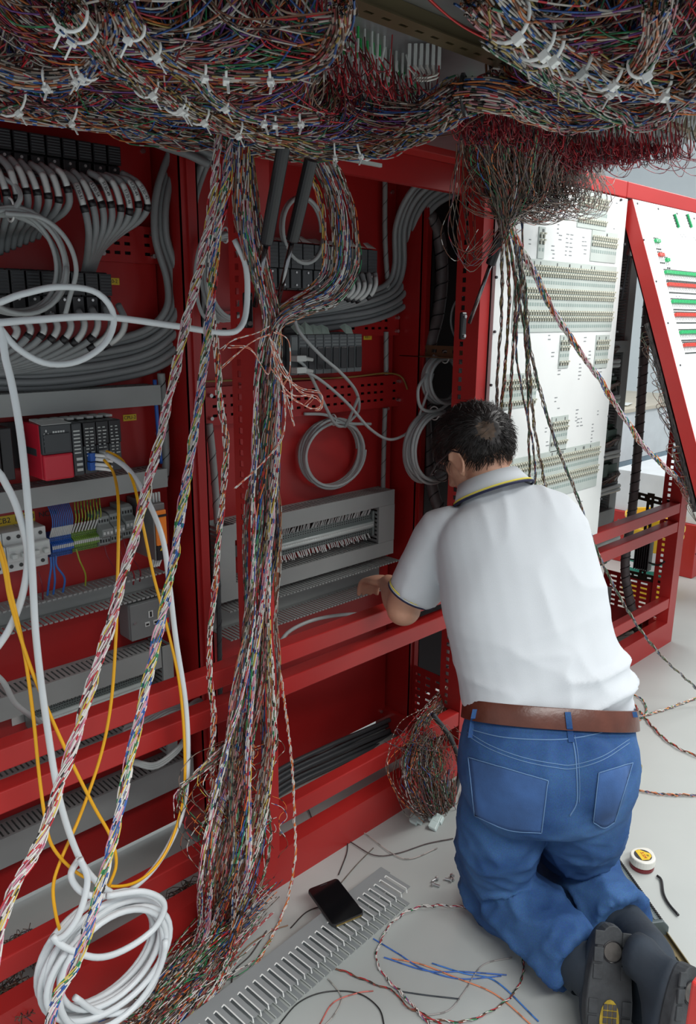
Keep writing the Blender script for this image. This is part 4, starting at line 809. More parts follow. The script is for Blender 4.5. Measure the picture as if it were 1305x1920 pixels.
TS = [(140,20,.017,'at the top left corner loom, upper'),(150,48,.017,'at the top left corner loom, lower'),(90,118,.014,'on the green and orange loom'),(12,180,.022,'at the far left edge below the looms'),(122,196,.018,'below the loom, second from the left edge'),(170,165,.024,'on the widest loom under the corner, left of a pair'),(186,150,.024,'on the widest loom under the corner, right of a pair'),(262,42,.012,'on the curved loom near the top'),(306,66,.012,'where the curved loom forks'),(268,156,.018,'on the slanting loom, left one'),(325,184,.018,'on the slanting loom, middle one'),(370,212,.018,'on the slanting loom, right one'),(420,100,.011,'on the middle curved loom, left'),(503,102,.011,'on the middle curved loom, right'),(380,128,.011,'on the thin branch loom, upper'),(430,168,.011,'on the thin branch loom, middle'),(495,188,.011,'on the thin branch loom, lower'),(318,214,.022,'on the lower edge of the widest loom, left'),(438,232,.022,'on the lower edge of the widest loom, middle'),(512,238,.022,'on the lower edge of the widest loom, right of middle'),(570,240,.022,'on the lower edge of the widest loom, right'),(632,246,.022,'near the right end of the widest loom'),(692,258,.014,'at the lowest point near the hinge beam'),
 (963,25,.020,'at the left of the right-hand forest'),(1045,5,.022,'at the top of the right-hand forest'),(1100,45,.022,'on the broad right loom, upper'),(1078,102,.014,'under the broad right loom, small one'),(1028,68,.014,'beside the dark sheet at upper right'),(1176,102,.024,'on the broad right loom, middle'),(1242,122,.026,'on the broad right loom, right'),(1276,138,.026,'on the broad right loom, rightmost and biggest'),(1130,142,.018,'on the lower right loom, left'),(1166,164,.018,'on the lower right loom, middle'),(1190,186,.018,'on the lower right loom, lowest')]
for x, y, R, lb in TS: tie(x, y, 1.845, R, (.45, .9) if x < 700 else (-.35, .93), 'white nylon cable tie '+lb, 1.0 if x < 700 else 1.2)
# brown tangle above the white key panel, and its neck
NK = onY(945, 428, 1.20); L = []
for i in range(260):
    x = random.triangular(850, 1085, 920); s = onZ(x, random.uniform(235, 290), 1.875)
    bx = 905+(x-850)*.55+random.gauss(0, 10); m = onY(bx, random.uniform(320, 385), 1.20+random.uniform(-.03, .05)); e = NK+Vector((random.gauss(0, .006), random.gauss(0, .006), random.gauss(.01, .02)))
    m0 = s*.6+m*.4+Vector((random.gauss(0, .015), random.gauss(0, .012), -.01))
    L.append((spline([s, m0, m, e], 20), .0011, *wc('brown' if random.random() < .85 else 'dark'), .05))
for i in range(420):
    x = random.uniform(930, 1085); s = onZ(x, random.uniform(250, 295), 1.875); x2 = x+random.uniform(-70, 70); e = onZ(min(1090, x2), random.uniform(250, 295), 1.875)
    lo = random.uniform(325, 425)-abs(x-1010)*.22; cx = (x+x2)/2+random.gauss(0, 10); w2 = random.uniform(15, 55)
    L.append((spline([s, onY(cx-w2, lo-45, 1.22), onY(cx-w2*.6, lo-8, 1.20), onY(cx+w2*.5, lo, 1.19+random.uniform(0, .05)), onY(cx+w2, lo-35, 1.22), e], 26), .0010, *wc('brown'), .06))
tag(wires('brown_wire_tangle', L, sides=3), 'big brown tangle of fine wires hanging from the red fringe over the white key panel', 'wire tangle', kind='stuff')
L = []
for i in range(14):
    x = random.uniform(855, 900); dx = random.uniform(-15, 90)
    L.append((spline([onZ(x, 270, 1.87), onY(x+random.uniform(-25, 8), 360, 1.25), onY(x+random.uniform(-30, 20), 440, 1.25), onY(x+dx*.5, 470+random.uniform(0, 40), 1.22), onY(x+dx+40, 430, 1.2)], 30), .0010, *wc('brown' if i % 2 else 'dark'), .05))
tag(wires('stray_wires', L), 'thin stray wires drooping left of the brown tangle', 'wires', kind='stuff')
RB = 'twisted wire cables hanging from the brown neck'
for lb, pth, n, R in (('twisted dark wire cable at the far left, straight down over the white panel edge', [(942,430,1.20),(941,520,1.22),(940,600,1.25),(934,680,1.27),(930,785,1.28)], 7, .0045),
    ('twisted blue-tinged cable, second from the left, over the white panel', [(946,430,1.20),(954,520,1.22),(953,600,1.25),(946,700,1.27),(938,785,1.28)], 7, .0045),
    ('twisted brown cable ending behind the top of the man\'s head', [(950,430,1.20),(967,540,1.22),(962,650,1.25),(955,790,1.28)], 7, .0042),
    ('twisted brown cable ending behind the collar, left of two', [(950,430,1.20),(970,540,1.22),(985,640,1.24),(990,760,1.26),(994,930,1.30)], 7, .0042),
    ('twisted brown cable ending behind the collar, right of two', [(958,425,1.20),(978,530,1.22),(990,660,1.24),(1002,800,1.26),(1028,940,1.30)], 8, .0050),
    ('long twisted dark cable slanting down past the man\'s right side to the right picture edge', [(962,420,1.20),(984,540,1.20),(992,640,1.20),(1012,730,1.19),(1042,830,1.18),(1082,930,1.17),(1122,1040,1.15),(1180,1150,1.12),(1240,1230,1.08),(1320,1308,1.02),(1370,1400,.95),(1420,1520,.90),(1480,1640,.86)], 9, .0050),
    ('thin twisted cable crossing in front of the white panel from the tangle', [(976,385,1.21),(980,450,1.20),(974,560,1.21),(968,660,1.22),(984,760,1.24),(1000,840,1.26),(1006,940,1.28)], 5, .0032)):
    bundle('twisted_cable', lb, px(pth), n, R, 'cable', RB, pitch=.11, r=.0013)
bundle('twisted_cable', 'thick bright striped cable slanting from the brown neck across to the right picture edge', px([(955,425,1.20),(985,480,1.20),(1025,560,1.20),(1070,635,1.19),(1120,705,1.18),(1175,790,1.16),(1225,855,1.14),(1330,945,1.11),(1420,985,1.10),(1500,960,1.14),(1530,860,1.2)]), 26, .0085, 'mix', RB, pitch=.22)
bundle('twisted_cable', 'brown wire neck where the tangle gathers before splitting', [onY(915,330,1.22), onY(930,380,1.20), NK], 40, .013, 'brown', None, pitch=.3)
bundle('twisted_cable', 'second brown wire bunch joining the neck from the right', [onY(985,345,1.22), onY(965,392,1.20), NK], 26, .009, 'brown', None, pitch=.3)
# hanging bundles at the left
HB = 'twisted wire bundles hanging from the raised panel'
bundle('wire_bundle', 'pink and white twisted bundle slanting to the bottom left edge, leftmost of the hanging ones', [*px([(410,240,1.33),(404,330,1.31),(388,440,1.28),(350,600,1.24)]), *px([(300,820,1.18),(240,1050,1.12),(170,1290,1.07),(90,1540,1.02),(-15,1830,.97)]), Vector((.20,.90,.10)), Vector((.12,.86,.012)), Vector((-.1,.80,.010))], 22, .0080, 'pink', HB, pitch=.16, r=.0012)
bundle('wire_bundle', 'blue and white twisted bundle reaching the bottom edge in front of the white coil', [*px([(434,250,1.33),(420,350,1.31),(404,450,1.30),(398,540,1.29),(378,720,1.24),(345,930,1.18),(312,1120,1.12),(262,1340,1.06),(205,1600,1.00),(150,1790,.97),(95,1960,.96)]), Vector((.36,.90,.04)), Vector((.28,.84,.012)), Vector((.1,.78,.010))], 22, .0078, 'blue', HB, pitch=.15, r=.0012)
bundle('wire_bundle', 'short twisted strand joining the blue and white bundle from the left', px([(428,262,1.33),(432,330,1.32),(420,400,1.31),(406,480,1.29),(400,560,1.28)]), 10, .005, 'mix', HB, pitch=.16, r=.0012)
bundle('wire_bundle', 'white and orange bundle hanging straight down left of the main trunk to the floor', [*px([(398,440,1.30),(394,540,1.31),(404,640,1.32),(412,740,1.33),(424,850,1.34),(412,990,1.34),(400,1130,1.335),(392,1230,1.33),(400,1340,1.33),(397,1450,1.32),(402,1560,1.31),(398,1650,1.28)]), onZ(380,1760,.06), onZ(368,1850,.03), onZ(372,1960,.03)], 17, .0066, 'mix', HB, pitch=.16, r=.0012)
TK = [(455,262,16,1.36),(462,400,20,1.36),(478,480,18,1.36),(500,560,14,1.355),(510,610,12,1.35),(505,700,20,1.35),(502,850,28,1.35),(495,1000,33,1.345),(486,1150,30,1.34),(476,1290,42,1.33),(462,1400,48,1.32),(448,1530,52,1.30),(432,1640,50,1.28)]
pl = ['mix', 'loom', 'dark', 'loom', 'pink', 'cable', 'mix', 'loom', 'dark']
for i in range(20):
    s = (i+.5)/20*2-1; ph = random.random()*6
    pth = [onY(x+w_*(s*.8+.35*math.sin(ph+j*.9)), y, Y-.028*(.5+.5*math.cos(i*2.4))*(w_/30)) for j, (x, y, w_, Y) in enumerate(TK)]
    e = 1-abs(random.gauss(0, .3)); fx = s*60
    pth += [onZ(410+fx*.7, 1740+random.uniform(-10, 20), random.uniform(.02, .09)), onZ(380+fx*.8, 1820, random.uniform(.015, .06)), onZ(330+fx, 1890, random.uniform(.012, .05)), onZ(270+fx*1.2, 1960, random.uniform(.012, .04))]
    if i in (3, 9, 14): pth = pth[:11]+[onZ(430+fx, 1700, .03)]
    bundle('wire_bundle', 'striped wire strand of the thick main trunk, %s from its left side' % OD[i], pth, 12, .0066, pl[i % 9], 'strands of the main wire trunk', pitch=.34, loose=.5, r=.00115)
for i in range(9):
    s = (i+.5)/9*2-1; q = 24
    pth = px([(572+q*s*.7,258,1.34),(606+q*s,315,1.33),(632+q*s,375,1.32),(642+q*s*1.1,440,1.31),(640+q*s*1.1,505,1.31),(612+q*s*.8,550+q*s*.7,1.32),(560,576+q*s*.8,1.33),(520+s*4,603+q*s*.4,1.34),(506+8*s,650,1.345),(502+14*s,740,1.345)])
    bundle('wire_bundle', 'striped wire strand of the big right-hand loop, %s from its left edge' % OD[i], [v+Y3*(.015*math.cos(i*2.1)) for v in pth], 9, .0066, pl[i % 9], 'strands of the looping wire bundle', pitch=.34, loose=.5, r=.00115)
bundle('wire_bundle', 'thin orange and black strand hanging right of the trunk down to the floor', [*px([(520,1225,1.37),(535,1330,1.37),(548,1440,1.36),(552,1540,1.35),(553,1610,1.33)]), onZ(535,1700,.02), onZ(500,1775,.008), onZ(468,1825,.006), onZ(440,1865,.006)], 6, .0038, 'orange', HB, pitch=.06)
bundle('wire_bundle', 'second thin strand right of the trunk, looping in front of the post', px([(505,1420,1.36),(512,1350,1.36),(520,1390,1.35),(508,1440,1.35),(502,1500,1.34),(508,1570,1.33),(495,1640,1.32),(470,1700,1.30)]), 6, .0036, 'dark', HB, pitch=.06)
# stray orange and white wires
L = []
for pth in ([(505,610),(480,625),(440,640),(415,655)], [(505,625),(470,640),(425,680),(414,690)], [(508,640),(525,690),(560,735),(595,745),(600,760),(585,765),(555,750),(530,735)], [(505,630),(530,700),(565,728),(602,738),(604,765),(590,770)], [(508,650),(520,700),(540,750),(550,800)], [(515,640),(530,680),(545,710),(548,770)], [(525,700),(535,760),(528,820),(490,870),(440,915)], [(508,660),(500,700),(470,655),(430,650)], [(515,620),(540,640),(545,700),(530,720)], [(510,690),(545,740),(585,742),(572,760)]):
    for k in range(2): L.append((spline(px([(x+random.uniform(-3, 3), y+random.uniform(-3, 3), 1.32) for x, y in pth]), 26), .0011, *random.choice([((.72,.25,.16),(.8,.8,.76)), (CW,(.6,.08,.05))]), .03))
tag(wires('stray_wires', L), 'orange and white wire ends springing out of the trunk beside the slotted rack', 'wires', kind='stuff')
L = []
for i in range(70):
    x = random.uniform(400, 520); y = random.uniform(1380, 1560); s = random.choice((-1, -1, 1)); r = random.uniform(30, 90 if s < 0 else 25)
    L.append((spline([onY(x, y, 1.32), onY(x+s*r*.7, y+r*.3, 1.31), onY(x+s*r, y+r*.9, 1.30), onY(x+s*r*.5, min(1690, y+r*1.5), 1.29), onY(x+s*random.uniform(0, 30), min(1700, y+r*1.7+random.uniform(0, 40)), 1.29)], 22), .0011, *wc(random.choice(['brown', 'dark', 'mix'])), .035))
for i in range(26):
    a = random.uniform(0, 40); L.append((spline([onY(440, 1375+a*.6, 1.32), onY(400-a*.4, 1410+a, 1.31), onY(365-a, 1450+a, 1.31), onY(345-a*.3+random.uniform(-10, 10), 1480+a+random.uniform(-20, 20), 1.31)], 14), .0011, *wc('mix' if i % 2 else 'brown'), .03))
tag(wires('frayed_wires', L, sides=3), 'frayed loose wires around the lower trunk, spreading left', 'wires', kind='stuff')
L = []
for i in range(330):
    x = random.uniform(265, 450); y = 1905-(x-265)*.95+random.gauss(0, 34); dx = random.uniform(30, 90); zz = random.uniform(.006, .07)
    z2 = random.uniform(.006, .05)
    L.append((spline([onZ(x+dx, y-dx*random.uniform(.7, 1.2), zz), onZ(x+dx*.3, y-dx*.3+random.gauss(0, 8), zz+.01), onZ(x-dx*.4, y+dx*.5+random.gauss(0, 8), z2), onZ(x-dx, y+dx*random.uniform(.6, 1.1), z2)], 12), .0011, *wc(random.choice(['brown', 'dark', 'mix'])), .035))
tag(wires('cut_wire_heap', L, sides=3), 'heap of cut wires on the floor under the main trunk, bottom left', 'wires', kind='stuff')
for cx, cy, Yq, rx, ry, n, lb in ((30, 1795, 1.55, 45, 42, 130, 'dark wire bunch lying inside the cabinet at the bottom left edge, upper'), (10, 1890, 1.50, 70, 50, 160, 'dark wire bunch lying inside the cabinet at the bottom left corner'), (350, 1690, 1.50, 45, 24, 90, 'dark wire bunch lying behind the bottom rail left of the post'), (850, 1190, 0, 1, 1, 0, ''), (1180, 1188, 0, 1, 1, 0, '')):
    if not n: continue
    L = []
    for i in range(n):
        a = random.random()*6.28; r = random.uniform(.3, 1); c = onZ(cx+rx*r*math.cos(a), cy+ry*r*math.sin(a), random.uniform(.02, .09)); d = onZ(cx-rx*r*math.cos(a)*.7+20, cy-ry*r*math.sin(a)-14, random.uniform(.02, .09)); m = (c+d)/2+Vector((random.gauss(0, .02), random.gauss(0, .02), random.uniform(0, .03)))
        L.append((spline([c, m, d], 10), .0012, *wc('brown'), .03))
    tag(wires('wire_bunch', L, sides=3), lb, 'wires', kind='stuff')
# frayed bundle left of the man's hip
L = []; s0 = onY(840, 1288, 1.50)
for i in range(210):
    q = random.gauss(0, 1); a = random.uniform(0, 1)
    L.append((spline([s0+Vector((random.gauss(0, .006), random.gauss(0, .006), .01)), onY(826+9*q, 1322, 1.47), onY(800+16*q+random.gauss(0, 8), 1370+random.gauss(0, 9), 1.42), onY(778+20*q+a*30+random.gauss(0, 9), 1425+a*20, 1.35+random.gauss(0, .02)), onY(776+16*q+a*45+random.gauss(0, 9), 1478+random.gauss(0, 12), 1.32+random.gauss(0, .02)), onY(806+16*q+a*25, 1520+random.uniform(-16, 14), 1.30), onY(835+14*q, 1530-a*70+random.gauss(0, 14), 1.33)], 28), .0011, *wc(random.choice(['brown', 'dark', 'dark'])), .03))
for i in range(50):
    x = random.uniform(750, 860); y = random.uniform(1350, 1420); L.append((spline([onY(x, y, 1.38), onY(x+random.uniform(-35, 35), y+random.uniform(-20, 30), 1.35), onY(x+random.uniform(-40, 40), y+random.uniform(10, 70), 1.33)], 12), .0010, *wc('brown'), .03))
tag(wires('frayed_bundle', L), 'big frayed brown wire bundle drooping out of the frame left of the man\'s hip', 'wire bundle', kind='stuff')
cable('black_conduit', 'black conduit inside the frayed bundle beside the man\'s hip', px([(812,1340,1.38),(845,1385,1.36),(862,1440,1.36),(850,1500,1.34)]), .008, GREYD)
b = MB()
for i in range(7): c = onZ(795+random.uniform(-20, 30), 1540+random.uniform(-12, 12), .01); b.obox(c, Vector((.012, .004, .004)), Vector((-.004, .011, .003)), Vector((0, .002, .004)))
tag(b.build('crumpled_film', mat('clear_film', (.55, .66, .64), .2), bevel=.002), 'crumpled pale plastic film on the floor below the frayed bundle', 'plastic scrap')
# loose wires on the floor
FL = [('red and white twisted cable on the floor curving from under the left knee', [(900,1705),(840,1698),(780,1702),(735,1730),(712,1770),(706,1800),(722,1830),(760,1870),(800,1915),(830,1960)], 7, .004, 'mix'),
 ('black and white twisted cable on the floor beside the man\'s left shin', [(975,1780),(982,1820),(965,1860),(930,1890),(870,1915),(800,1910)], 5, .003, 'dark'),
 ('white and black twisted wires crossing the floor in the bottom middle', [(630,1815),(690,1840),(740,1860),(760,1885),(810,1910),(860,1945)], 5, .003, 'dark'),
 ('striped cable on the floor right of the man\'s hip, entering from the right edge', [(1182,1478),(1220,1486),(1260,1490),(1330,1491)], 7, .004, 'dark')]
for lb, pth, n, R, pal in FL: bundle('floor_cable', lb, Zp(pth, R+.003), n, R, pal, None, pitch=.05, r=.0012)
bundle('floor_cable', 'dark twisted cable running from beside the man\'s belt down to the right edge', Zp([(1165,1290),(1215,1352),(1260,1395),(1330,1425),(1420,1440)], .008), 8, .0045, 'dark', None, pitch=.06)
bundle('floor_cable', 'brown and yellow twisted cable from the right edge to behind the man\'s belt', Zp([(1175,1350),(1240,1332),(1330,1302),(1420,1290)], .008), 8, .0045, 'mix', None, pitch=.06)
bundle('floor_cable', 'grey twisted wire curl just right of the man\'s waist', Zp([(1160,1297),(1200,1308),(1212,1335),(1185,1362)], .008), 6, .003, 'dark', None, pitch=.06)
for lb, pth, cc in (('thin blue wire on the floor, upper', [(700,1760),(750,1790),(790,1815),(860,1835),(940,1830)], (.04,.14,.5)), ('thin blue wire on the floor, lower', [(720,1795),(800,1820),(870,1822),(950,1828)], (.04,.14,.5)), ('thin blue wire ending at the bottom edge', [(810,1806),(870,1825),(930,1840),(1010,1915)], (.05,.2,.6)), ('orange wire slanting across the floor', [(735,1797),(790,1808),(860,1835),(930,1865),(1000,1925)], (.75,.25,.12)), ('black wire arching over the bottom of the floor', [(520,1925),(560,1880),(610,1860),(670,1862),(710,1890),(722,1930)], (.02,.02,.02)), ('short dark wire in the middle of the floor', [(745,1858),(800,1866),(862,1873)], (.03,.04,.05)), ('long thin grey wire curving from the post past the cover strip', [(575,1510),(600,1560),(650,1575),(700,1603),(745,1600),(800,1582),(850,1572)], (.10,.07,.07)), ('thin dotted wire near the far end of the grey trunking', [(625,1535),(680,1560),(735,1600),(770,1610),(820,1590)], (.5,.45,.42)), ('short red wire stub beside the grey trunking', [(600,1920),(625,1880),(670,1862),(700,1858)], (.6,.15,.12)), ('dark wire under the phone reaching left', [(545,1740),(575,1710),(610,1697),(640,1690)], (.03,.03,.03)), ('thin brown wires at the end of the orange strand', [(440,1800),(470,1770),(510,1745),(540,1735)], (.25,.14,.08)), ('dark stray wire curving to the right of the wire heap', [(432,1860),(440,1820),(470,1790),(500,1745)], (.06,.05,.05)), ('striped wire in the bottom middle crossing the black one', [(615,1835),(640,1870),(625,1905),(600,1930)], (.4,.38,.35)), ('thin wire leaning over the floor above the phone', [(635,1640),(650,1600),(652,1575)], (.04,.04,.04)), ('thin brown wire above the grey trunking', [(640,1655),(670,1620),(700,1590)], (.12,.1,.08)), ('pale thin wire at the bottom right of the floor', [(790,1905),(840,1895),(870,1860),(905,1810),(960,1795)], (.35,.33,.32))):
    o = wires('floor_wire', [(spline(Zp(pth, .0035), 40), .0016, cc, tuple(c*.6 for c in cc), .05)], sides=6); tag(o, lb, 'wire', 'loose wires on the floor')
# ============================================================ white key panel (closed) in the third bay
TILE = mat('key_tile', (.50, .56, .53), .5); KEYM = mat('ivory_key', (.66, .66, .56), .45); SOCK = mat('key_socket', (.05, .06, .06), .5)
PY = 1.386; kp = thing('key_panel', 'tall white panel of ivory key switches in the third bay, right of the man\'s head', 'panel', (2.28, PY, .70))
MB().box(1.916, 2.654, PY, PY+.012, .700, 1.893).build('white_sheet', WHT, kp, bevel=.001)
MB().box(1.918, 2.652, PY+.012, PY+.0135, .702, 1.891).build('backing', RED, kp)
def keyblock(x0, x1, z0, z1, pitch=.0135, rp=.0145, gaps=(3, 4)):
    w = x1-x0; t = MB().box(x0, x1, PY-.0035, PY-.0002, z0, z1).build('tile', TILE, kp, bevel=.0008)
    nx = max(2, int(w/pitch)); z = z1-.022; r = 0
    while z > z0+.016:
        b = MB(); grp = r % 3
        for i in range(nx):
            x = x0+w*(i+.5)/nx
            if grp == 2: b.box(x-.0042, x+.0042, PY-.0042, PY-.0034, z-.006, z+.004, 1); continue
            b.box(x-.0052, x+.0052, PY-.0045, PY-.0034, z-.010, z-.001, 1); b.box(x-.0034, x+.0034, PY-.013, PY-.0034, z+.0005, z+.0055, 0)
            b.box(x-.0018, x+.0018, PY-.009, PY-.0044, z-.009, z-.001, 0)
        b.build('key_row', [KEYM, SOCK] if grp < 2 else [KEYM, mat('tile_print', (.30, .38, .36), .5)], t)
        z -= (.0185 if grp < 1 else .024); r += 1
    b = MB()
    for i in range(max(2, int(w/.07))):
        x = x0+w*random.uniform(.1, .95); b.box(x, x+.0035, PY-.0042, PY-.0034, z1-.016, z1-.006)
    b.build('print', INK, t)
for r in ((1083,360,1138,430), (1107,434,1155,492), (1008,425,1020,485), (962,491,1150,622), (1048,628,1066,690), (1115,628,1139,690), (942,700,1004,764), (1032,780,1062,845), (945,846,1118,934)):
    X0, X1, Z0, Z1 = rc(*r, PY); keyblock(max(X0, 1.93), X1, Z0, Z1)
b = MB()
def marks(x, y, n, m, w=.02): 
    p = onY(x, y, PY)
    for i in range(n):
        for j in range(m):
            a = p.x+j*(w+.004); q = w*random.uniform(.4, .9); b.box(a, a+q, PY-.0008, PY-.0001, p.z-i*.0125-.003, p.z-i*.0125)
for q in ((1046,412,4,1),(1062,438,6,2),(1048,440,2,1),(992,448,2,1),(1092,444,3,1),(1096,452,4,1),(1034,460,2,1),(1036,475,2,1),(1028,628,2,1),(1095,632,2,1),(1034,660,2,1),(1104,658,3,1),(1086,682,5,1),(1124,690,2,1),(1046,694,2,1),(1006,730,1,1),(1040,745,2,1),(1045,765,1,1),(1080,768,4,1),(1082,785,3,2),(1110,795,6,1),(1022,802,2,1),(1024,828,2,1),(1120,770,2,1),(1150,428,1,1),(1088,940,2,1),(1155,380,1,1)): marks(*q)
b.build('small_print', mat('print_grey', (.25, .27, .28), .6), kp)
b = MB()
for x, y in ((929,520),(926,622),(919,722),(1118,363),(1163,375),(1170,458),(1163,541),(1156,622),(1148,702),(1140,780),(1133,857),(1126,935),(975,330),(1020,342)):
    p = onY(x, y, PY); MB().cyl(p, p-Y3*.006, .0042, 8).build('screw', GREYD, kp)
# ============================================================ swung-out indicator panel in the far bay
h0 = Vector((2.672, 1.385, 1.893)); q = onX(1301, 830, 2.672); d = (q-h0); d.x = 0; d.normalize(); nrm = X3.cross(d).normalized()
if nrm.y > 0: nrm = -nrm
ip = thing('indicator_panel', 'white panel with rows of green and red lamps swung outward at the right edge', 'panel', h0); Lp = 1.2
def ob(b, s0, s1, t0, t1, n0, n1, m=0):
    c = h0+X3*((s0+s1)/2)+d*((t0+t1)/2)+nrm*((n0+n1)/2); return b.obox(c, X3*((s1-s0)/2), d*((t1-t0)/2), nrm*((n1-n0)/2), m)
ob(MB(), .004, 1.6, .0, Lp, 0, .006).build('white_sheet', WHT, ip, bevel=.001)
b = ob(MB(), 0, .004, 0, Lp, -.045, .006); ob(b, 0, .03, 0, Lp, -.045, -.041); ob(b, .004, 1.6, Lp-.004, Lp, -.045, 0); b.build('red_edge', RED, ip)
ob(MB(), .05, 1.6, .01, Lp, -.02, -.006).build('backing', VOID, ip)
def st(x, y): 
    p = onPl(x, y, h0+nrm*.006, nrm)-h0; return p.x, p.dot(d)
def lamp_row(x0, y0, x1, y1, m, lb, pitch=.0125, big=True):
    s0, t0 = st(x0, y0); s1, t1 = st(x1, y1); n = max(2, int(abs(s1-s0)/pitch)); b = MB()
    for i in range(n):
        s = s0+(s1-s0)*(i+.5)/n; t = t0
        ob(b, s-.0045, s+.0045, t-.006, t+.006, .0062, .016, 0); ob(b, s-.0012, s+.0012, t+.007, t+.020, .0062, .0068, 1); ob(b, s-.004, s+.004, t+.026, t+.031, .0062, .009, 1); ob(b, s-.004, s+.004, t-.013, t-.009, .0062, .009, 1)
    b.build(lb, [m, SOCK], ip, bevel=.001)
EG = mat('green_lamp', (.02, .42, .14), .3); ER = mat('red_lamp', (.62, .05, .03), .3)
for a in ((1245,511,1400,516,EG,'green_lamp_row'), (1250,534,1400,541,ER,'red_lamp_row'), (1258,566,1400,570,EG,'green_lamp_row'), (1264,591,1400,594,ER,'red_lamp_row'), (1273,624,1400,625,EG,'green_lamp_row'), (1280,648,1400,648,ER,'red_lamp_row'), (1226,452,1236,455,EG,'green_lamp_row'), (1233,478,1243,480,ER,'red_lamp_row'), (1246,488,1254,492,EG,'green_lamp_row')): lamp_row(*a)
for x in (1264, 1288):
    for k in range(5):
        s, t = st(x+k*1.6, 405+k*5); b = MB(); ob(b, s-.004, s+.004, t-.005, t+.005, .0062, .015, 0); ob(b, s-.011, s-.006, t-.004, t+.003, .0062, .009, 1); ob(b, s+.006, s+.010, t-.002, t+.004, .0062, .009, 1); b.build('green_lamp', [EG, SOCK], ip)
b = MB()
for x, y in ((1195,382),(1234,392),(1269,401),(1301,410),(1207,450),(1230,528),(1252,606),(1275,685)):
    s, t = st(x, y); ob(MB(), s-.003, s+.003, t-.003, t+.003, .0062, .009).build('screw', GREYD, ip)
b = MB()
for x, y in ((1276,440),(1301,446),(1252,524),(1268,556)):
    for k in range(4): s, t = st(x+k*3, y+k % 2*4); ob(b, s-.003, s+.003, t-.002, t+.002, .0062, .0068)
b.build('small_print', mat('print_grey', (0,)), ip)
L = []
for i in range(60):
    t = random.uniform(.45, 1.08); c = h0+X3*random.uniform(.01, .05)+d*t-nrm*.05
    L.append((spline([c, c-nrm*random.uniform(.02, .05)-X3*random.uniform(0, .04), c+d*random.uniform(.03, .12)-nrm*.02], 10), .0012, *wc('brown'), .03))
for k in range(14): L.append((spline([h0+d*t-nrm*(.06+.01*math.sin(t*9+k))+X3*(.015+.006*math.cos(t*7+k)) for t in (.42, .6, .8, .95, 1.1)], 30), .003, (.10,.09,.09), (.04,.04,.04), .05))
tag(wires('edge_loom', L), 'dark wire loom along the inside edge of the swung-out indicator panel', 'wire loom')
strut2 = thing('gas_strut', 'short silver gas strut just inside the far bay beside the white key panel', 'gas strut', onY(1165, 560, 1.44), 'gas struts holding up the lid')
MB().cyl(onY(1165,560,1.44), onY(1180,478,1.40), .0045, 10).build('rod', GREYD, strut2); MB().cyl(onY(1180,478,1.40), onY(1190,445,1.38), .011, 12).build('cylinder', ZINC, strut2, smooth=True)
for k, pth in enumerate(([(1232,560),(1240,610),(1250,650),(1246,680),(1256,720)], [(1226,560),(1236,620),(1252,680),(1258,730)], [(1240,590),(1252,640),(1244,675),(1260,740)])):
    o = wires('thin_wire', [(spline(px([(x-9, y, 1.5) for x, y in pth]), 24), .0012, (.03,.03,.05), (.03,.03,.05), 1)]); tag(o, 'thin dark wire dangling behind the red edge of the indicator panel, %s one' % ['middle', 'leftmost', 'rightmost'][k], 'wire', 'thin wires behind the indicator panel')
# L brackets and heater in the end opening
EX = 3.44
def slot_bar(label, a, c, wd, vert=False):
    b = MB(); a, c = Vector(a), Vector(c); L = (c-a).length; u = (c-a).normalized(); v = Z3 if not vert else Y3; n = int(L/.035)
    b.holed(a-v*(wd/2), u, v, X3, perf(0, n, L/(n+1), .020), [0, wd*.38, wd*.62, wd], lambda i, j: i % 2 == 1 and j == 1, .003)
    return tag(b.build('slotted_bar', mat('dark_bronze', (.05, .04, .028), .4, .6)), label, 'bracket', 'dark slotted bars')
slot_bar('upper horizontal dark slotted bar in the end opening of the console', onX(1180, 925, EX), onX(1257, 945, EX), .034)
slot_bar('lower horizontal dark slotted bar in the end opening of the console', onX(1168, 1073, EX), onX(1242, 1090, EX), .034)
slot_bar('upright dark slotted bar in the end opening of the console', onX(1203, 1088, EX-.006), onX(1221, 925, EX-.006), .034, True)
p = onX(1208, 1040, EX-.02); t = thing('finned_heater', 'black finned heater clipped to the upright slotted bar at the far end', 'heater', p-Z3*.07)
b = MB().box(p.x-.012, p.x+.012, p.y-.035, p.y+.035, p.z-.07, p.z+.07)
for k in range(7): b.box(p.x-.030, p.x-.012, p.y-.035+k*.0108, p.y-.030+k*.0108, p.z-.07, p.z+.07)
b.build('heat_sink', BLK, t, bevel=.001)
MB().tube([Vector(v) for v in spline([p+Vector((-.01,.035,-.03)), p+Vector((0,.07,-.035)), p+Vector((0,.10,.0)), p+Vector((.0,.12,.03))], 16)], .004, 8).tube([Vector(v) for v in spline([p+Vector((-.01,-.035,-.03)), p+Vector((0,-.07,-.035)), p+Vector((0,-.10,-.01))], 16)], .004, 8).build('lead', BLK, t, smooth=True)
L = [(spline([onZ(1090+random.uniform(0,30), 1200+random.gauss(0,6), .04), onZ(1140, 1190+random.gauss(0,6), .05), onZ(1190+random.uniform(-10,10), 1170+random.gauss(0,5), .05), onX(1200, 1150, 3.2)], 16), .0018, *wc('brown'), .04) for i in range(90)]
tag(wires('wire_bunch', L), 'brown wire bunch lying in the bottom of the far right bay', 'wires', kind='stuff')
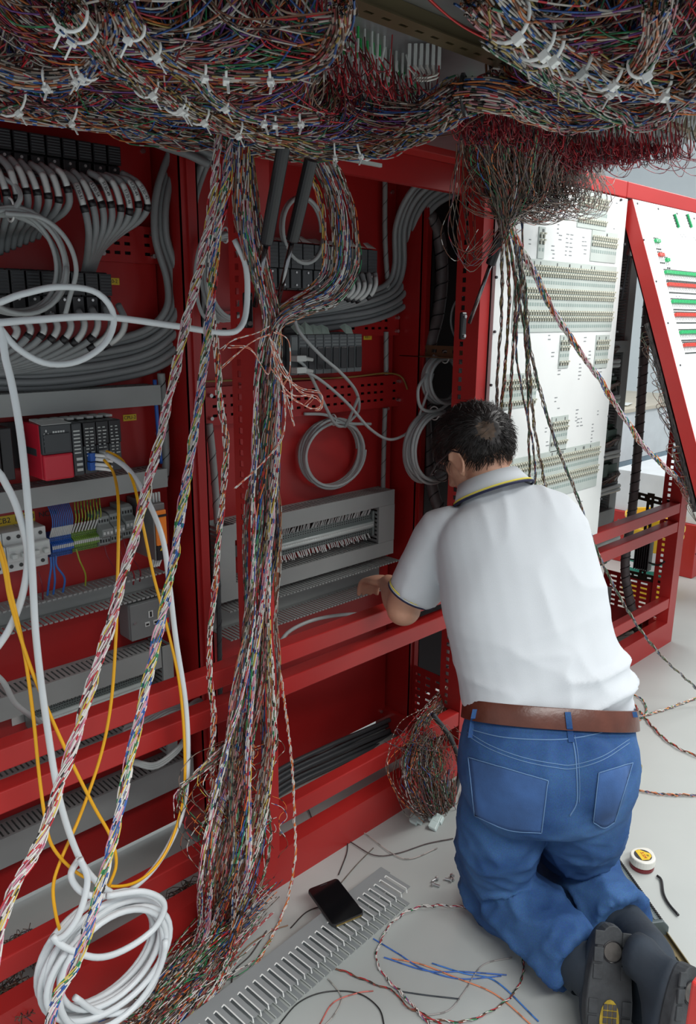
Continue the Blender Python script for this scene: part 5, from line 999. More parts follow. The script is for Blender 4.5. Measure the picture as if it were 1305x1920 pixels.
# ============================================================ things beyond the console
BW = mat('white_gloss', (.72,.77,.80), .3); BG = mat('blue_grey_glass', (.22,.32,.40), .2, var=.25, scale=3)
c0 = onZ(1222, 1128, 0); bx_, by_ = 4.08, 1.80
for k, z in enumerate((0,)):
    t = thing('bucket', 'yellow plastic bucket with a white and green label, beyond the open end of the console', 'bucket', (bx_, by_, 0)); r = .155
    prof = [(.0,.0),(r*.86,0),(r*.88,.01),(r*.985,.33),(r*1.03,.335),(r*1.03,.345),(r*.99,.35),(r*1.0,.37),(r*1.04,.375),(r*1.04,.395),(r*.985,.40),(r*.96,.398),(r*.85,.02),(0,.02)]
    MB().lathe(prof, (bx_, by_, 0), n=48, caps=False).build('pail', mat('yellow_pail', (.86,.52,.01), .35), t, smooth=True)
    lb = MB(); lb2 = MB()
    for (b_, z0_, z1_, rr, a0, a1) in ((lb, .08, .27, .0012, 2.4, 4.9), (lb2, .13, .165, .002, 2.5, 4.8), (lb2, .20, .215, .002, 2.5, 4.0), (lb2, .10, .108, .002, 3.0, 3.6)):
        n = 28; rs = []
        for i in range(n+1):
            a = a0+(a1-a0)*i/n
            f = lambda z: r*(.88+.105*(z-.01)/.32)
            rs.append([(bx_+(f(z0_)+rr)*math.cos(a), by_+(f(z0_)+rr)*math.sin(a), z0_), (bx_+(f(z1_)+rr)*math.cos(a), by_+(f(z1_)+rr)*math.sin(a), z1_), (bx_+(f(z1_)+rr-.001)*math.cos(a), by_+(f(z1_)+rr-.001)*math.sin(a), z1_), (bx_+(f(z0_)+rr-.001)*math.cos(a), by_+(f(z0_)+rr-.001)*math.sin(a), z0_)])
        b_.rings(rs)
    lb.build('paper_label', WHT, t); lb2.build('green_print', mat('label_green', (.02,.28,.20), .4), t)
t = thing('bucket', 'second yellow bucket nested in the labelled one, only its rim showing', 'bucket', (4.08, 1.80, .05)); r = .1485
MB().lathe([(0,0),(r*.86,0),(r*.88,.01),(r*.985,.33),(r*1.04,.335),(r*1.04,.35),(r*.99,.355),(r*1.0,.375),(r*1.06,.38),(r*1.06,.40),(r*1.0,.405),(r*.96,.40),(r*.85,.02),(0,.02)], (4.08, 1.80, .05), n=48, caps=False).build('pail', mat('yellow_pail', (0,)), t, smooth=True)
# work table with papers behind
t = thing('worktable', 'white work table with a blue-grey front panel beyond the end of the console', 'table', (5.6, 3.0, 0))
MB().box(4.9, 7.0, 2.75, 3.5, .80, .83).build('table_top', mat('pale_wood', (.60,.55,.45), .5), t, bevel=.003)
MB().box(4.92, 6.98, 2.78, 2.80, .42, .798).build('white_front', BW, t); MB().box(4.92, 6.98, 2.775, 2.80, .0, .418).build('glass_front', BG, t); MB().box(4.92, 6.98, 2.81, 3.48, 0, .798).build('carcass', BW, t)
b = MB()
for i in range(9): x, y = random.uniform(5.0, 5.9), random.uniform(2.8, 3.2); b.obox(Vector((x, y, .834+i*.002)), Vector((.10,.03,0)), Vector((-.02,.07,0)), Z3*.0008)
tag(b.build('paper_sheets', WHT), 'loose sheets of paper lying on the work table beyond the console', 'papers')
b = MB()
for k in range(4): b.box(3.9+k*.07, 3.95+k*.07, 2.35, 3.0, .40+.02*k, .43+.02*k)
x0 = onY(1297, 1080, 1.72).x
t = thing('red_cabinet', 'low red steel console cabinet at the right picture edge beyond the buckets', 'cabinet', (x0+.6, 1.9, 0))
MB().box(x0, x0+1.3, 1.72, 2.3, 0, .325).build('body', RED, t, bevel=.004); MB().box(x0+.01, x0+1.3, 1.7165, 1.7195, .15, .154).build('seam', VOID, t)
MB().box(x0+.02, x0+1.3, 1.74, 2.28, .327, .58).build('louvre_box', BW, t)
b = MB()
for k in range(7): b.box(x0+.03, x0+1.28, 1.732, 1.7395, .345+k*.028, .357+k*.028)
b.build('louvre_slot', GREYD, t)
# ============================================================ things on the floor
# grey slotted trunking lying on its side
A = onZ(715, 1626, .055); Bq = onZ(340, 1918, .055); u = (Bq-A); u.z = 0; L = u.length+.35; u.normalize(); side = Vector((-u.y, u.x, 0))
if side.dot(onZ(775, 1656, .055)-A) < 0: side = -side
Wd = (onZ(775, 1657, .055)-A).length*1.0
t = thing('slotted_trunking', 'length of grey slotted wiring trunking lying on the floor under the phone', 'wiring duct', A-Z3*.055)
TG = mat('trunking_grey', (.26,.28,.285), .38)
MB().obox(A+u*(L/2)-Z3*.027-side*.001, u*(L/2), side*.001, Z3*.027).build('web', TG, t)
for z, nm in ((0, 'upper_flange'), (-.052, 'lower_flange')):
    b = MB(); n = int(L/.0215); st_ = .30
    sd = (side*math.cos(.0 if z == 0 else 0)).normalized(); o = A+Z3*z
    b.obox(o+u*(L/2)+sd*(Wd*st_/2), u*(L/2), sd*(Wd*st_/2), Z3*.0009)
    b.obox(o+u*(L/2)+sd*(Wd-.004), u*(L/2), sd*.004, Z3*.0009) if 0 else None
    for i in range(n):
        c = o+u*((i+.5)*L/n); b.obox(c+sd*(Wd*(st_+1)/2), u*.0068, sd*(Wd*(1-st_)/2), Z3*.0009)
    b.build(nm, TG, t)
    b = MB()
    for i in range(n):
        c = o+u*((i+.5)*L/n+.0068)+Z3*.0012
        b.tube([c+sd*Wd*(st_+.02)+u*.008, c+sd*Wd*(st_), c+sd*Wd*(st_+.01)-u*.0, c+sd*Wd*.98, c+sd*Wd*1.0-Z3*.012], .0015, 5)
    b.build('slot_rim', TIE if z == 0 else OFF, t)
# phone
ph = [onZ(*q, .068) for q in ((576,1668),(632,1643),(684,1712),(624,1733))]; c = sum(ph, Vector())/4
ul = ((ph[3]-ph[0])+(ph[2]-ph[1])).normalized(); us = Z3.cross(ul).normalized(); Lh = ((ph[3]-ph[0]).length+(ph[2]-ph[1]).length)/4; Ws = ((ph[1]-ph[0]).length+(ph[2]-ph[3]).length)/4
t = thing('mobile_phone', 'black mobile phone in a dark case lying screen-up on the grey slotted trunking', 'phone', c-Z3*.010)
def rr(a, b_, r, n=6): 
    o = []
    for cx, cy, s in ((a-r, b_-r, 0), (-a+r, b_-r, 1), (-a+r, -b_+r, 2), (a-r, -b_+r, 3)):
        for i in range(n+1): q = (s+i/n)*math.pi/2; o.append((cx+r*math.cos(q), cy+r*math.sin(q)))
    return o
MB().prism([c-Z3*.010+us*x+ul*y for x, y in rr(Ws, Lh, .010)], Z3*.008).build('body', mat('phone_case', (.02,.02,.022), .5), t, bevel=.0015)
MB().prism([c-Z3*.0019+us*x+ul*y for x, y in rr(Ws-.0015, Lh-.0015, .009)], Z3*.0012).build('screen', mat('phone_glass', (.004,.004,.005), .08), t, bevel=.0005)
MB().obox(c+ul*(Lh+.0006)-Z3*.006, us*(Ws*.8), ul*.0006, Z3*.002).build('gold_edge', mat('gold_edge', (.45,.33,.12), .3, .9), t)
MB().obox(c-ul*(Lh-.007)-Z3*.0004, us*.010, ul*.0008, Z3*.0003).build('earpiece', GREYD, t)
# screws
for k, (x, y) in enumerate(((818,1648),(814,1658),(848,1643),(845,1650))):
    p = onZ(x, y, .004); t = thing('screw', 'small zinc screw on the floor left of the man\'s knee, %s from the left' % ordn[[1, 0, 3, 2][k]], 'screw', p-Z3*.004, 'screws on the floor'); a = random.random()*6; v = Vector((math.cos(a), math.sin(a), 0))
    MB().cyl(p, p+v*.016, .003, 8).build('shank', ZINC, t); MB().cyl(p-v*.004, p, .0065, 10).build('head', ZINC, t)
# terminal block stick on the floor
a = onZ(1135, 1592, .045); c = onZ(1228, 1725, .045); u = (c-a).normalized(); sd = Z3.cross(u).normalized(); L = (c-a).length+.06; a = a-u*.06
if sd.dot(rt) < 0: sd = -sd
t = thing('terminal_stick', 'long stick of dark grey terminal blocks on the floor right of the man\'s legs', 'terminal strip', a-Z3*.045); TGm = mat('slate_terminal', (.075,.10,.105), .45); n = 46; first = None
for i in range(n):
    if first is None:
        b = MB(); pr = [(-.028, -.045), (-.028, -.020), (-.020, -.012), (-.020, -.004), (-.012, 0), (.012, 0), (.020, -.004), (.020, -.012), (.030, -.020), (.030, -.045)]
        b.prism([a+sd*x+Z3*z for x, z in pr], u*(L/n-.0006)); 
        for x in (-.016, .016, -.024, .025): b.obox(a+sd*x+Z3*(-.0005 if abs(x) < .02 else -.0118)+u*(L/n/2), u*(L/n*.28), sd*.0022, Z3*.0022 if abs(x) < .02 else Z3*.003, 1)
        first = b.build('terminal', [TGm, BLK], t)
    else: o = first.copy(); COL.objects.link(o); o.parent = t; o.location = first.location+u*(L*i/n)
MB().prism([a+u*(L+.0005)+sd*x+Z3*z for x, z in ((-.032,-.044), (-.032,-.016), (-.018,.002), (.018,.002), (.034,-.016), (.034,-.044))], u*.010).build('end_plate', TGm, t, bevel=.002)
MB().obox(a+u*(L/2)+sd*.003-Z3*.0005, u*(L/2), sd*.004, Z3*.0022).build('marker_rib', mat('slate_light', (.14,.17,.175), .4), t)
p = a+u*(L+.012)-Z3*.038+sd*.012
tag(MB().holed(p-sd*.018, u, sd, Z3, perf(0, 2, .038, .018), [0, .014, .021, .035], lambda i, j: i % 2 == 1 and j == 1, .0018).obox(p+u*.057+sd*.0165+Z3*.004, u*.057, sd*.0012, Z3*.006).obox(p+u*.057-sd*.0175+Z3*.004, u*.057, sd*.0012, Z3*.006).build('din_rail_offcut', BRASS), 'short brass-coloured slotted rail offcut beyond the end of the terminal stick', 'rail')
# tape measure
p = onZ(1203, 1625, .0); t = thing('tape_measure', 'white and yellow tape measure with a black wrist strap on the floor at the right', 'tape measure', p); r = .034
sp = []
for q in range(28): 
    a = q/28*2*math.pi; x, y = r*math.cos(a), r*math.sin(a)
    if q < 7: k = 1+.22*math.sin(2*a)**2; x *= k; y *= k
    sp.append((x, y))
U, V = rt.copy(), Vector((-rt.y, rt.x, 0))
MB().prism([p+U*x*.96+V*y*.96+Z3*.001 for x, y in sp], Z3*.012).build('red_base', mat('dark_red_plastic', (.16,.01,.015), .4), t, bevel=.002)
MB().prism([p+U*x+V*y+Z3*.0135 for x, y in sp], Z3*.024).build('white_case', mat('white_case', (.72,.72,.66), .35), t, bevel=.004, seg=3)
lp = [(r*.70*math.cos(a), r*.70*math.sin(a)) for a in [i/24*2*math.pi for i in range(24)]]
MB().prism([p+U*x+V*y+Z3*.0377 for x, y in lp], Z3*.0006).build('black_disc', INK, t)
MB().prism([p+U*x+V*y+Z3*.0384 for x, y in [(-.010,-.0215), (-.016, .018), (-.002, .0225), (.010,.013), (.022,.006), (.022,-.006), (.010,-.020)]], Z3*.0005).build('yellow_label', YLAB, t)
textmesh('5.5M', .013, p+U*.001+V*(-.002)+Z3*.0391, (-V+U*.1), U, 'printed_length', mat('red_ink', (.45,.03,.02), .5), t)
textmesh('25', .008, p+U*.012+V*(-.003)+Z3*.0391, (-V+U*.1), U, 'printed_width', INK, t)
MB().tube([Vector(v) for v in spline(Zp([(1232,1642),(1240,1650),(1244,1675),(1254,1695),(1272,1716)], .006), 24)], .0035, 8).build('wrist_strap', BLK, t, smooth=True)
tag(MB().obox(onZ(1192,1448,.012), (onZ(1200,1440,.012)-onZ(1186,1462,.012))*.6, Vector((.010,.012,0)), Z3*.01).build('brass_offcut', mat('old_brass', (.40,.33,.12), .4, .6), bevel=.002), 'small brass-coloured block on the floor just right of the man\'s hip', 'offcut')
q = P(1318, 1900, 1.10); t = thing('red_post', 'red steel edge just entering the picture at the bottom right corner', 'post', (q.x, q.y, 0))
MB().box(q.x-.006, q.x+.08, q.y-.03, q.y+.02, 0, q.z+.045).build('steel_edge', mat('bright_red_paint', (.62,.04,.035), .35), t, bevel=.004)
# ============================================================ the man
Fd, Rd = Vector((.60, .80, 0)), Vector((.80, -.60, 0))
def dirs(k): return [(k[min(i+1, len(k)-1)][0]-k[max(i-1, 0)][0]).normalized() for i in range(len(k))]
def loft(b, keys, side=Rd, n=28, sub=4, e=2.3):
    """keys: (centre, half width, half depth)"""
    arr = spline([(*k[0], k[1], k[2]) for k in keys], (len(keys)-1)*sub+1); C_ = [Vector(a[:3]) for a in arr]; rs = []
    for i, c in enumerate(C_):
        t = (C_[min(i+1, len(C_)-1)]-C_[max(i-1, 0)]).normalized(); u = (side-t*side.dot(t)).normalized(); v = t.cross(u)
        r = []
        for j in range(n):
            q = 2*math.pi*j/n; cq, sq = math.cos(q), math.sin(q); r.append(c+u*(arr[i][3]*math.copysign(abs(cq)**(2/e), cq))+v*(arr[i][4]*math.copysign(abs(sq)**(2/e), sq)))
        rs.append(r)
    return b.rings(rs)
def ellip(b, c, u, v, w_, n=20):
    rs = []
    for i in range(1, n):
        a = math.pi*i/n; rs.append([c+w_*math.cos(a)+(u*math.cos(2*math.pi*j/n)+v*math.sin(2*math.pi*j/n))*math.sin(a) for j in range(n)])
    return b.rings(rs)
def fused(name, b, m, parent, voxel, smooth=6, fn=None, fac=.5):
    o = b.build(name, m, parent); r = o.modifiers.new('r', 'REMESH'); r.mode = 'VOXEL'; r.voxel_size = voxel; r.use_smooth_shade = True
    s = o.modifiers.new('s', 'SMOOTH'); s.iterations = smooth; s.factor = fac
    bpy.context.view_layer.update(); me = bpy.data.meshes.new_from_object(o.evaluated_get(bpy.context.evaluated_depsgraph_get()))
    o.modifiers.clear(); o.data = me; me.name = name; org = ORI[o.name]
    if fn:
        nr = [v.normal.copy() for v in me.vertices]
        for v, q in zip(me.vertices, nr): v.co += q*fn(v.co+org, q)
    me.polygons.foreach_set('use_smooth', [True]*len(me.polygons)); me.update(); return o
# key places of the pose
SL = P(836, 1003, 1.965); EL = P(757, 1140, 2.05); WL = P(726, 1092, 2.22); HLn = P(700, 1086, 2.30)
SR = P(1048, 1008, 1.90); ER = SR+Fd*.21-Z3*.20+Rd*.02; WR = ER+Fd*.20+Z3*.05-Rd*.12
Hc = P(887, 831, 1.985); NB = P(922, 935, 1.96)
ya, pi_ = math.radians(3), math.radians(38)
hf = Vector((math.sin(ya)*math.cos(pi_), math.cos(ya)*math.cos(pi_), -math.sin(pi_))); hr = Vector((math.cos(ya), -math.sin(ya), 0)); hu = hr.cross(hf); hr *= 1.05; hf *= 1.05; hu *= 1.05
torso = [(P(1026,1350,1.83),.188,.135), (P(1018,1290,1.84),.196,.142), (P(1002,1220,1.86),.196,.140), (P(986,1140,1.88),.194,.138), (P(970,1060,1.91),.196,.132), (P(955,1005,1.935),.190,.122), (P(942,968,1.955),.165,.100), (P(930,940,1.97),.105,.075), (P(921,918,1.98),.070,.060)]
B = MB()
loft(B, [(c, a*.93, d*.90) for c, a, d in torso])
loft(B, [(NB-hu*.02, .060, .058), (NB*.5+Hc*.5-hf*.012, .056, .058), (Hc-hf*.02, .055, .06)], e=2)
ellip(B, Hc, hr*.075, hf*.095, hu*.088)
ellip(B, Hc+hf*.040-hu*.070, hr*.056, hf*.052, hu*.052)
ellip(B, Hc+hf*.072-hu*.110, hr*.026, hf*.022, hu*.020, 12)
ellip(B, Hc+hf*.045-hu*.030, hr*.060, hf*.050, hu*.045); ellip(B, Hc+hf*.030-hu*.045, hr*.069, hf*.045, hu*.040)
ellip(B, Hc+hf*.100-hu*.040, hr*.012, hf*.022, hu*.024, 12)
ellip(B, Hc+hf*.112-hu*.052, hr*.017, hf*.013, hu*.010, 12)
ellip(B, Hc+hf*.090+hu*.002, hr*.045, hf*.010, hu*.008, 12)
ellip(B, Hc+hf*.088-hu*.078, hr*.024, hf*.010, hu*.005, 12); ellip(B, Hc+hf*.086-hu*.088, hr*.020, hf*.010, hu*.006, 12)
for s in (-1, 1):
    ec = Hc+hr*(s*.079)-hu*.042+hf*.004
    ellip(B, ec+hr*s*.005-hf*.006, hr*.0055, (hf*.017+hu*.004), hu*.028, 14); B.tube([ec+hr*s*.012-hf*(.007+.019*math.cos(q))+hu*.031*math.sin(q) for q in [i/16*5.0-2.2 for i in range(17)]], .0042, 6); ellip(B, ec-hr*s*.002+hf*.004, hr*.010, hf*.012, hu*.026, 12); ellip(B, ec-hu*.030+hr*s*.001, hr*.006, hf*.010, hu*.010, 10)
def limb(B, ks): 
    for (a, ra), (c, rc_) in zip(ks[:-1], ks[1:]): pass
    loft(B, [(a, r, r) for a, r in ks], side=Vector((.3, .2, 1)).normalized(), n=18, e=2)
limb(B, [(SL, .060), (SL*.55+EL*.45+Rd*-.01, .052), (EL+Z3*.01, .046), (EL+Fd*.012-Z3*.008, .043)]); ellip(B, EL-Z3*.004, Rd*.046, Fd*.044, Z3*.044)
limb(B, [(EL, .043), (EL*.65+WL*.35, .043), (WL*.8+EL*.2, .030), (WL, .027)])
limb(B, [(SR, .060), (SR*.5+ER*.5, .050), (ER, .044)]); ellip(B, ER, Rd*.044, Fd*.044, Z3*.044); limb(B, [(ER, .042), (ER*.6+WR*.4, .041), (WR, .027)])
def hand(B, wr, fwd, upv, thumb):
    fwd = fwd.normalized(); sd = fwd.cross(upv).normalized(); upv = sd.cross(fwd).normalized()
    ellip(B, wr+fwd*.045, sd*.041, upv*.017, fwd*.055, 16)
    for k, (s, l) in enumerate(((-.030, .062), (-.010, .076), (.011, .072), (.030, .058))):
        a = wr+fwd*.078+sd*s; p1 = a+fwd*l*.45-upv*.010; p2 = p1+fwd*l*.28-upv*.022; p3 = p2+fwd*l*.10-upv*.024
        B.tube([Vector(q) for q in spline([a-fwd*.02, a, p1, p2, p3], 10)], [.0095]*5+[.009, .0085, .0082, .0078, .006], 10)
    a = wr+fwd*.030+sd*(thumb*.032); B.tube([Vector(q) for q in spline([a-sd*thumb*.015, a, a+fwd*.025+sd*thumb*.022-upv*.012, a+fwd*.055+sd*thumb*.022-upv*.028], 9)], [.014]*4+[.012, .011, .010, .0095, .007], 10)
hand(B, WL, (HLn-WL), Z3*.8+Fd*.2, 1); hand(B, WR, Fd*.9-Rd*.3-Z3*.1, Z3, -1)
man = fused('person', B, SKIN, None, .0055, 5)
tag(man, 'kneeling man in white polo shirt and blue jeans leaning into the open console', 'person')
b = MB()
for s in (-1, 1): ellip(b, Hc+hf*.077-hu*.020+hr*(s*.029), hr*.010, hf*.012, hu*.010, 14)
b.build('eyeballs', mat('eye_white', (.7,.7,.68), .2), man, smooth=True)
b = MB()
for s in (-1, 1): ellip(b, Hc+hf*.0885-hu*.020+hr*(s*.029), hr*.0045, hf*.003, hu*.005, 10)
b.build('irises', INK, man, smooth=True)
# hair
def hair():
    b = MB(); n = 64; rs = []; patch = None
    def edge(x, y, z): # how far inside the hair area (local: right, forward, up)
        return min(z+.066+(.0 if y < 0 else -y*1.1), z+.078-abs(x)*.10+max(0, y)*.2, (z+.010) if (y > -.020 and y < .03 and abs(x) > .05) else 1)
    bald = onZ(905, 818, Hc.z); vd = (EYE-Hc).normalized(); tgt = (P(906, 812, 1.91)-Hc); loc = Vector((tgt.dot(hr), tgt.dot(hf), tgt.dot(hu))).normalized()
    for i in range(1, n):
        a = math.pi*i/n; r = []
        for j in range(n):
            q = 2*math.pi*j/n; d = Vector((math.cos(q)*math.sin(a), math.sin(q)*math.sin(a), math.cos(a)))
            p = Vector((d.x*.075, d.y*.095, d.z*.088)); e = edge(*p); k = max(0, min(1, e/.012)); bd = (d-loc).length
            th = .93+(.17+.06*noise.noise(d*5)+.05*noise.noise(d*13))*k; th -= .06*max(0, 1-bd/.42)
            if d.z > .2: th += .02*k
            p = p*th; r.append(Hc+hr*p.x+hf*p.y+hu*p.z)
        rs.append(r)
    b.rings(rs)
    for f_i in range(len(b.f)):
        c = sum((b.v[i] for i in b.f[f_i]), Vector())/len(b.f[f_i])-Hc; d = Vector((c.dot(hr), c.dot(hf), c.dot(hu))).normalized()
        if (d-loc).length < .23+.10*noise.noise(d*9): b.m[f_i] = 1
    cnt = 0
    while cnt < 3400:
        d = Vector((random.gauss(0, 1), random.gauss(0, 1), random.gauss(0, 1))).normalized(); p = Vector((d.x*.075, d.y*.095, d.z*.088)); e = edge(*p)
        if e < .002: continue
        bd = (d-loc).length
        if bd < .24 and random.random() < .8: continue
        cnt += 1; l = random.uniform(.018, .034); s = p*1.05
        fl = (d-loc); fl = (fl-d*fl.dot(d)); fl = fl.normalized()*.8+Vector((random.gauss(0, .35), random.gauss(0, .35), -.35))
        fl = (fl-d*fl.dot(d)).normalized(); out = random.uniform(.25, .7)
        pts = [s, s+(fl*.6+d*out)*l*.45, s+(fl*1.1+d*out*.55)*l]
        b.tube([Hc+hr*q.x+hf*q.y+hu*q.z for q in pts], [.0011, .0009, .0003], 3)
    return b.build('hair', [HAIRM, mat('thin_crown_hair', (.085, .052, .032), .6, var=.4, scale=60)], man, smooth=True)
hair()
# spectacles
g = MB()
for s in (-1, 1):
    c = Hc+hf*.112-hu*.024+hr*(s*.032)
    g.tube([c+hr*.024*math.cos(q)+hu*.017*math.sin(q) for q in [i/20*2*math.pi for i in range(20)]], .0020, 6, closed=True)
    g.tube([c+hr*s*.024+hu*.006, c+hr*s*.040+hu*.004-hf*.006, Hc+hf*.055-hu*.014+hr*s*.090, Hc-hf*.008-hu*.014+hr*s*.097, Hc-hf*.026-hu*.030+hr*s*.094], .0026, 6)
g.tube([Hc+hf*.114-hu*.020-hr*.008, Hc+hf*.114-hu*.020+hr*.008], .0015, 6)
g.build('spectacles', BLK, man)
# polo shirt
def fold(p, nrm):
    z = p.z; q = Vector((p.dot(Rd)*5, p.dot(Fd)*5, z*16)); w_ = max(0, min(1, (.86-z)/.22)); f = .0045*noise.noise(Vector((p.dot(Rd)*7, p.dot(Fd)*6, z*7)))
    r = 1-abs(noise.noise(Vector((p.dot(Rd)*3.2+z*5, 3, z*15-p.dot(Rd)*5))))*2.2; f += w_*.024*max(0, r)**2*max(.25, min(1, .5+p.dot(Rd)*3-2.0))
    r2 = 1-abs(noise.noise(Vector((p.dot(Rd)*9-z*4, 9, z*5+p.dot(Rd)*2))))*2.4; f += .007*max(0, r2)**2; f *= max(0, min(1, (z-.60)/.04))
    return f
B = MB(); loft(B, [(P(1028,1362,1.83),.165,.115), (P(1026,1346,1.83),.180,.130), (P(1023,1322,1.832),.194,.141)]+torso[1:8]+[(P(922, 922, 1.978), .078, .066)])
SE = SL*.22+EL*.78; SE2 = SR*.25+ER*.75
loft(B, [(P(890, 1025, 1.94), .070, .080), (SL+Z3*.0, .070, .074), (SL*.6+EL*.4, .068, .072), (SE, .062, .066)], side=Vector((.3, .2, 1)).normalized(), e=2)
loft(B, [(P(1000, 1025, 1.90), .070, .080), (SR, .066, .070), (SR*.6+ER*.4, .064, .068), (SE2, .060, .062)], side=Vector((.3, .2, 1)).normalized(), e=2)
shirt = fused('polo_shirt', B, SHIRT, man, .0075, 7, fold)
def band(c, ax, r, w_, side=Vector((.3, .2, 1)).normalized()):
    ax = ax.normalized(); u = (side-ax*side.dot(ax)).normalized(); v = ax.cross(u); rs = []
    for h, k in ((-w_/2, 1), (-w_/2, 1.02), (w_/2, 1.02), (w_/2, 1)): rs.append([c+ax*h+u*r[0]*k*math.cos(q)+v*r[1]*k*math.sin(q) for q in [i/40*2*math.pi for i in range(40)]])
    return MB().rings(rs, closed=True)
ax = (EL-SL).normalized()
band(SE-ax*.000, ax, (.0645, .0685), .010).build('white_cuff', SHIRT, shirt, smooth=True)
band(SE-ax*.004, ax, (.0652, .0692), .0035).build('yellow_cuff_stripe', YTRIM, shirt, smooth=True)
band(SE+ax*.0035, ax, (.0655, .0695), .0045).build('navy_cuff_stripe', NAVY, shirt, smooth=True)
cax = (Hc-NB).normalized(); cc = P(921, 916, 1.955); cs = Rd; u = (cs-cax*cs.dot(cax)).normalized(); v = cax.cross(u)
def ring(r0, r1, h, tilt=.0): return [cc+cax*(h+tilt*math.sin(q))+u*r0*math.cos(q)+v*r1*math.sin(q) for q in [i/48*2*math.pi for i in range(48)]]
B = MB().rings([ring(.074, .070, .028), ring(.079, .075, .031), ring(.090, .088, .010), ring(.103, .104, -.016), ring(.099, .100, -.016), ring(.082, .080, .006)], closed=True)
col = B.build('collar', SHIRT, shirt, smooth=True)
MB().tube(ring(.1003, .1010, -.0098), .0026, 6, closed=True).build('yellow_collar_stripe', YTRIM, col, smooth=True)
MB().tube(ring(.1040, .1050, -.0165), .0034, 6, closed=True).build('navy_collar_stripe', NAVY, col, smooth=True)
# jeans
KL = onZ(925, 1668, .080); AL = onZ(1082, 1805, .095); KR = onZ(1045, 1600, .080); AR = onZ(1166, 1732, .095)
def crease(p, nrm):
    q = Vector((p.x*9, p.y*9, p.z*12)); r = 1-abs(noise.noise(q))*2.3; low = max(0, min(1, (.42-p.z)/.2))
    r2 = 1-abs(noise.noise(Vector((p.x*16, p.y*16, p.z*22))))*2.4
    return .004*noise.noise(q*.5)+(.15+low)*.012*max(0, r)**2+(.25+low)*.005*max(0, r2)**2
B = MB(); loft(B, [(P(1029,1322,1.83),.190,.135), (P(1028,1365,1.825),.198,.150), (P(1026,1420,1.81),.206,.172), (P(1022,1480,1.81),.200,.165), (P(1018,1520,1.82),.160,.120)])
ellip(B, P(955, 1475, 1.765), Rd*.085, Fd*.085, Z3*.105); ellip(B, P(1105, 1462, 1.70), Rd*.080, Fd*.080, Z3*.10)
sdv = Rd
def leg(hip, mid, knee, calf, ank, rk):
    loft(B, [(hip, .100, .105), (mid, .098, .100), (knee+Z3*.05, .080, .086), (knee+Z3*.008, .066, .070)], side=sdv, n=24, e=2); ellip(B, knee, Rd*.076, Fd*.080, Z3*.076)
    loft(B, [(knee, .074, .072), (calf, .082, .082), (calf*.4+ank*.6, .074, .076), (ank, rk, rk*1.06)], side=sdv, n=24, e=2)
leg(P(945,1470,1.83), P(937,1570,1.86), KL, KL*.6+AL*.4+Z3*.02, AL, .074); leg(P(1105,1465,1.77), P(1088,1545,1.86), KR, KR*.6+AR*.4+Z3*.02, AR, .074)
jeans = fused('jeans', B, DENIM, man, .008, 6, crease)
def bvh(o):
    org = ORI[o.name]; return BVHTree.FromPolygons([v.co+org for v in o.data.vertices], [list(p.vertices) for p in o.data.polygons])
jb = bvh(jeans)
def surf(x, y, t=jb, off=.001):
    r = ray(x, y).normalized(); h = t.ray_cast(EYE, r)
    return (h[0]+h[1].normalized()*off, h[1]) if h[0] else (None, None)
def seam(nm, path, r=.0011, m=STITCH, par=None, off=.0006, n=40):
    pts = [surf(x, y, off=off)[0] for x, y, _ in spline([(*q, 0) for q in path], n)]; pts = [p for p in pts if p]
    if len(pts) > 3: MB().tube(pts, r, 5).build(nm, m, par or jeans, smooth=True)
PK = mat('pocket_denim', (.034, .092, .245), .85, var=.3, scale=12, bump=.2, bscale=420)
def patch(nm, q, n=16, off=.0022, m=PK):
    q = [Vector((a, c, 0)) for a, c in q]; G = []
    for i in range(n+1):
        for j in range(n+1):
            a = q[0].lerp(q[1], j/n); c = q[3].lerp(q[2], j/n); p = a.lerp(c, i/n); p.y += 10*math.sin(math.pi*j/n)*(i/n)*1.0; h, nn = surf(p.x, p.y, off=off)
            if not h: return None
            G.append(h)
    b = MB().add(G, [[i*(n+1)+j, (i+1)*(n+1)+j, (i+1)*(n+1)+j+1, i*(n+1)+j+1] for i in range(n) for j in range(n)]); o = b.build(nm, m, jeans, smooth=True)
    s = o.modifiers.new('s', 'SOLIDIFY'); s.thickness = .0016; s.offset = 0; return o
for q in ([(880,1420),(1027,1463),(1015,1560),(892,1528)], [(1122,1449),(1184,1430),(1150,1540),(1112,1540)]):
    o = patch('back_pocket', q)
    if o: 
        for k in (0, 1, 2, 3):
            a, c = q[k], q[(k+1) % 4]; seam('stitching', [(a[0], a[1]), ((a[0]+c[0])/2, (a[1]+c[1])/2+(10 if k == 2 else 0)), c], par=o, off=.0036, r=.0012)
seam('centre_seam', [(1072,1378),(1079,1420),(1082,1470),(1081,1505),(1068,1530)], .0016); seam('centre_seam', [(1077,1378),(1084,1420),(1087,1470),(1086,1505)], .0009)
for dy in (0, 7): seam('yoke_seam', [(876,1372+dy),(920,1398+dy),(980,1420+dy),(1040,1432+dy),(1076,1434+dy),(1130,1418+dy),(1180,1386+dy)], .0011)
seam('waistband_seam', [(882,1368),(940,1382),(1010,1387),(1070,1385),(1130,1372),(1182,1345)], .0014)
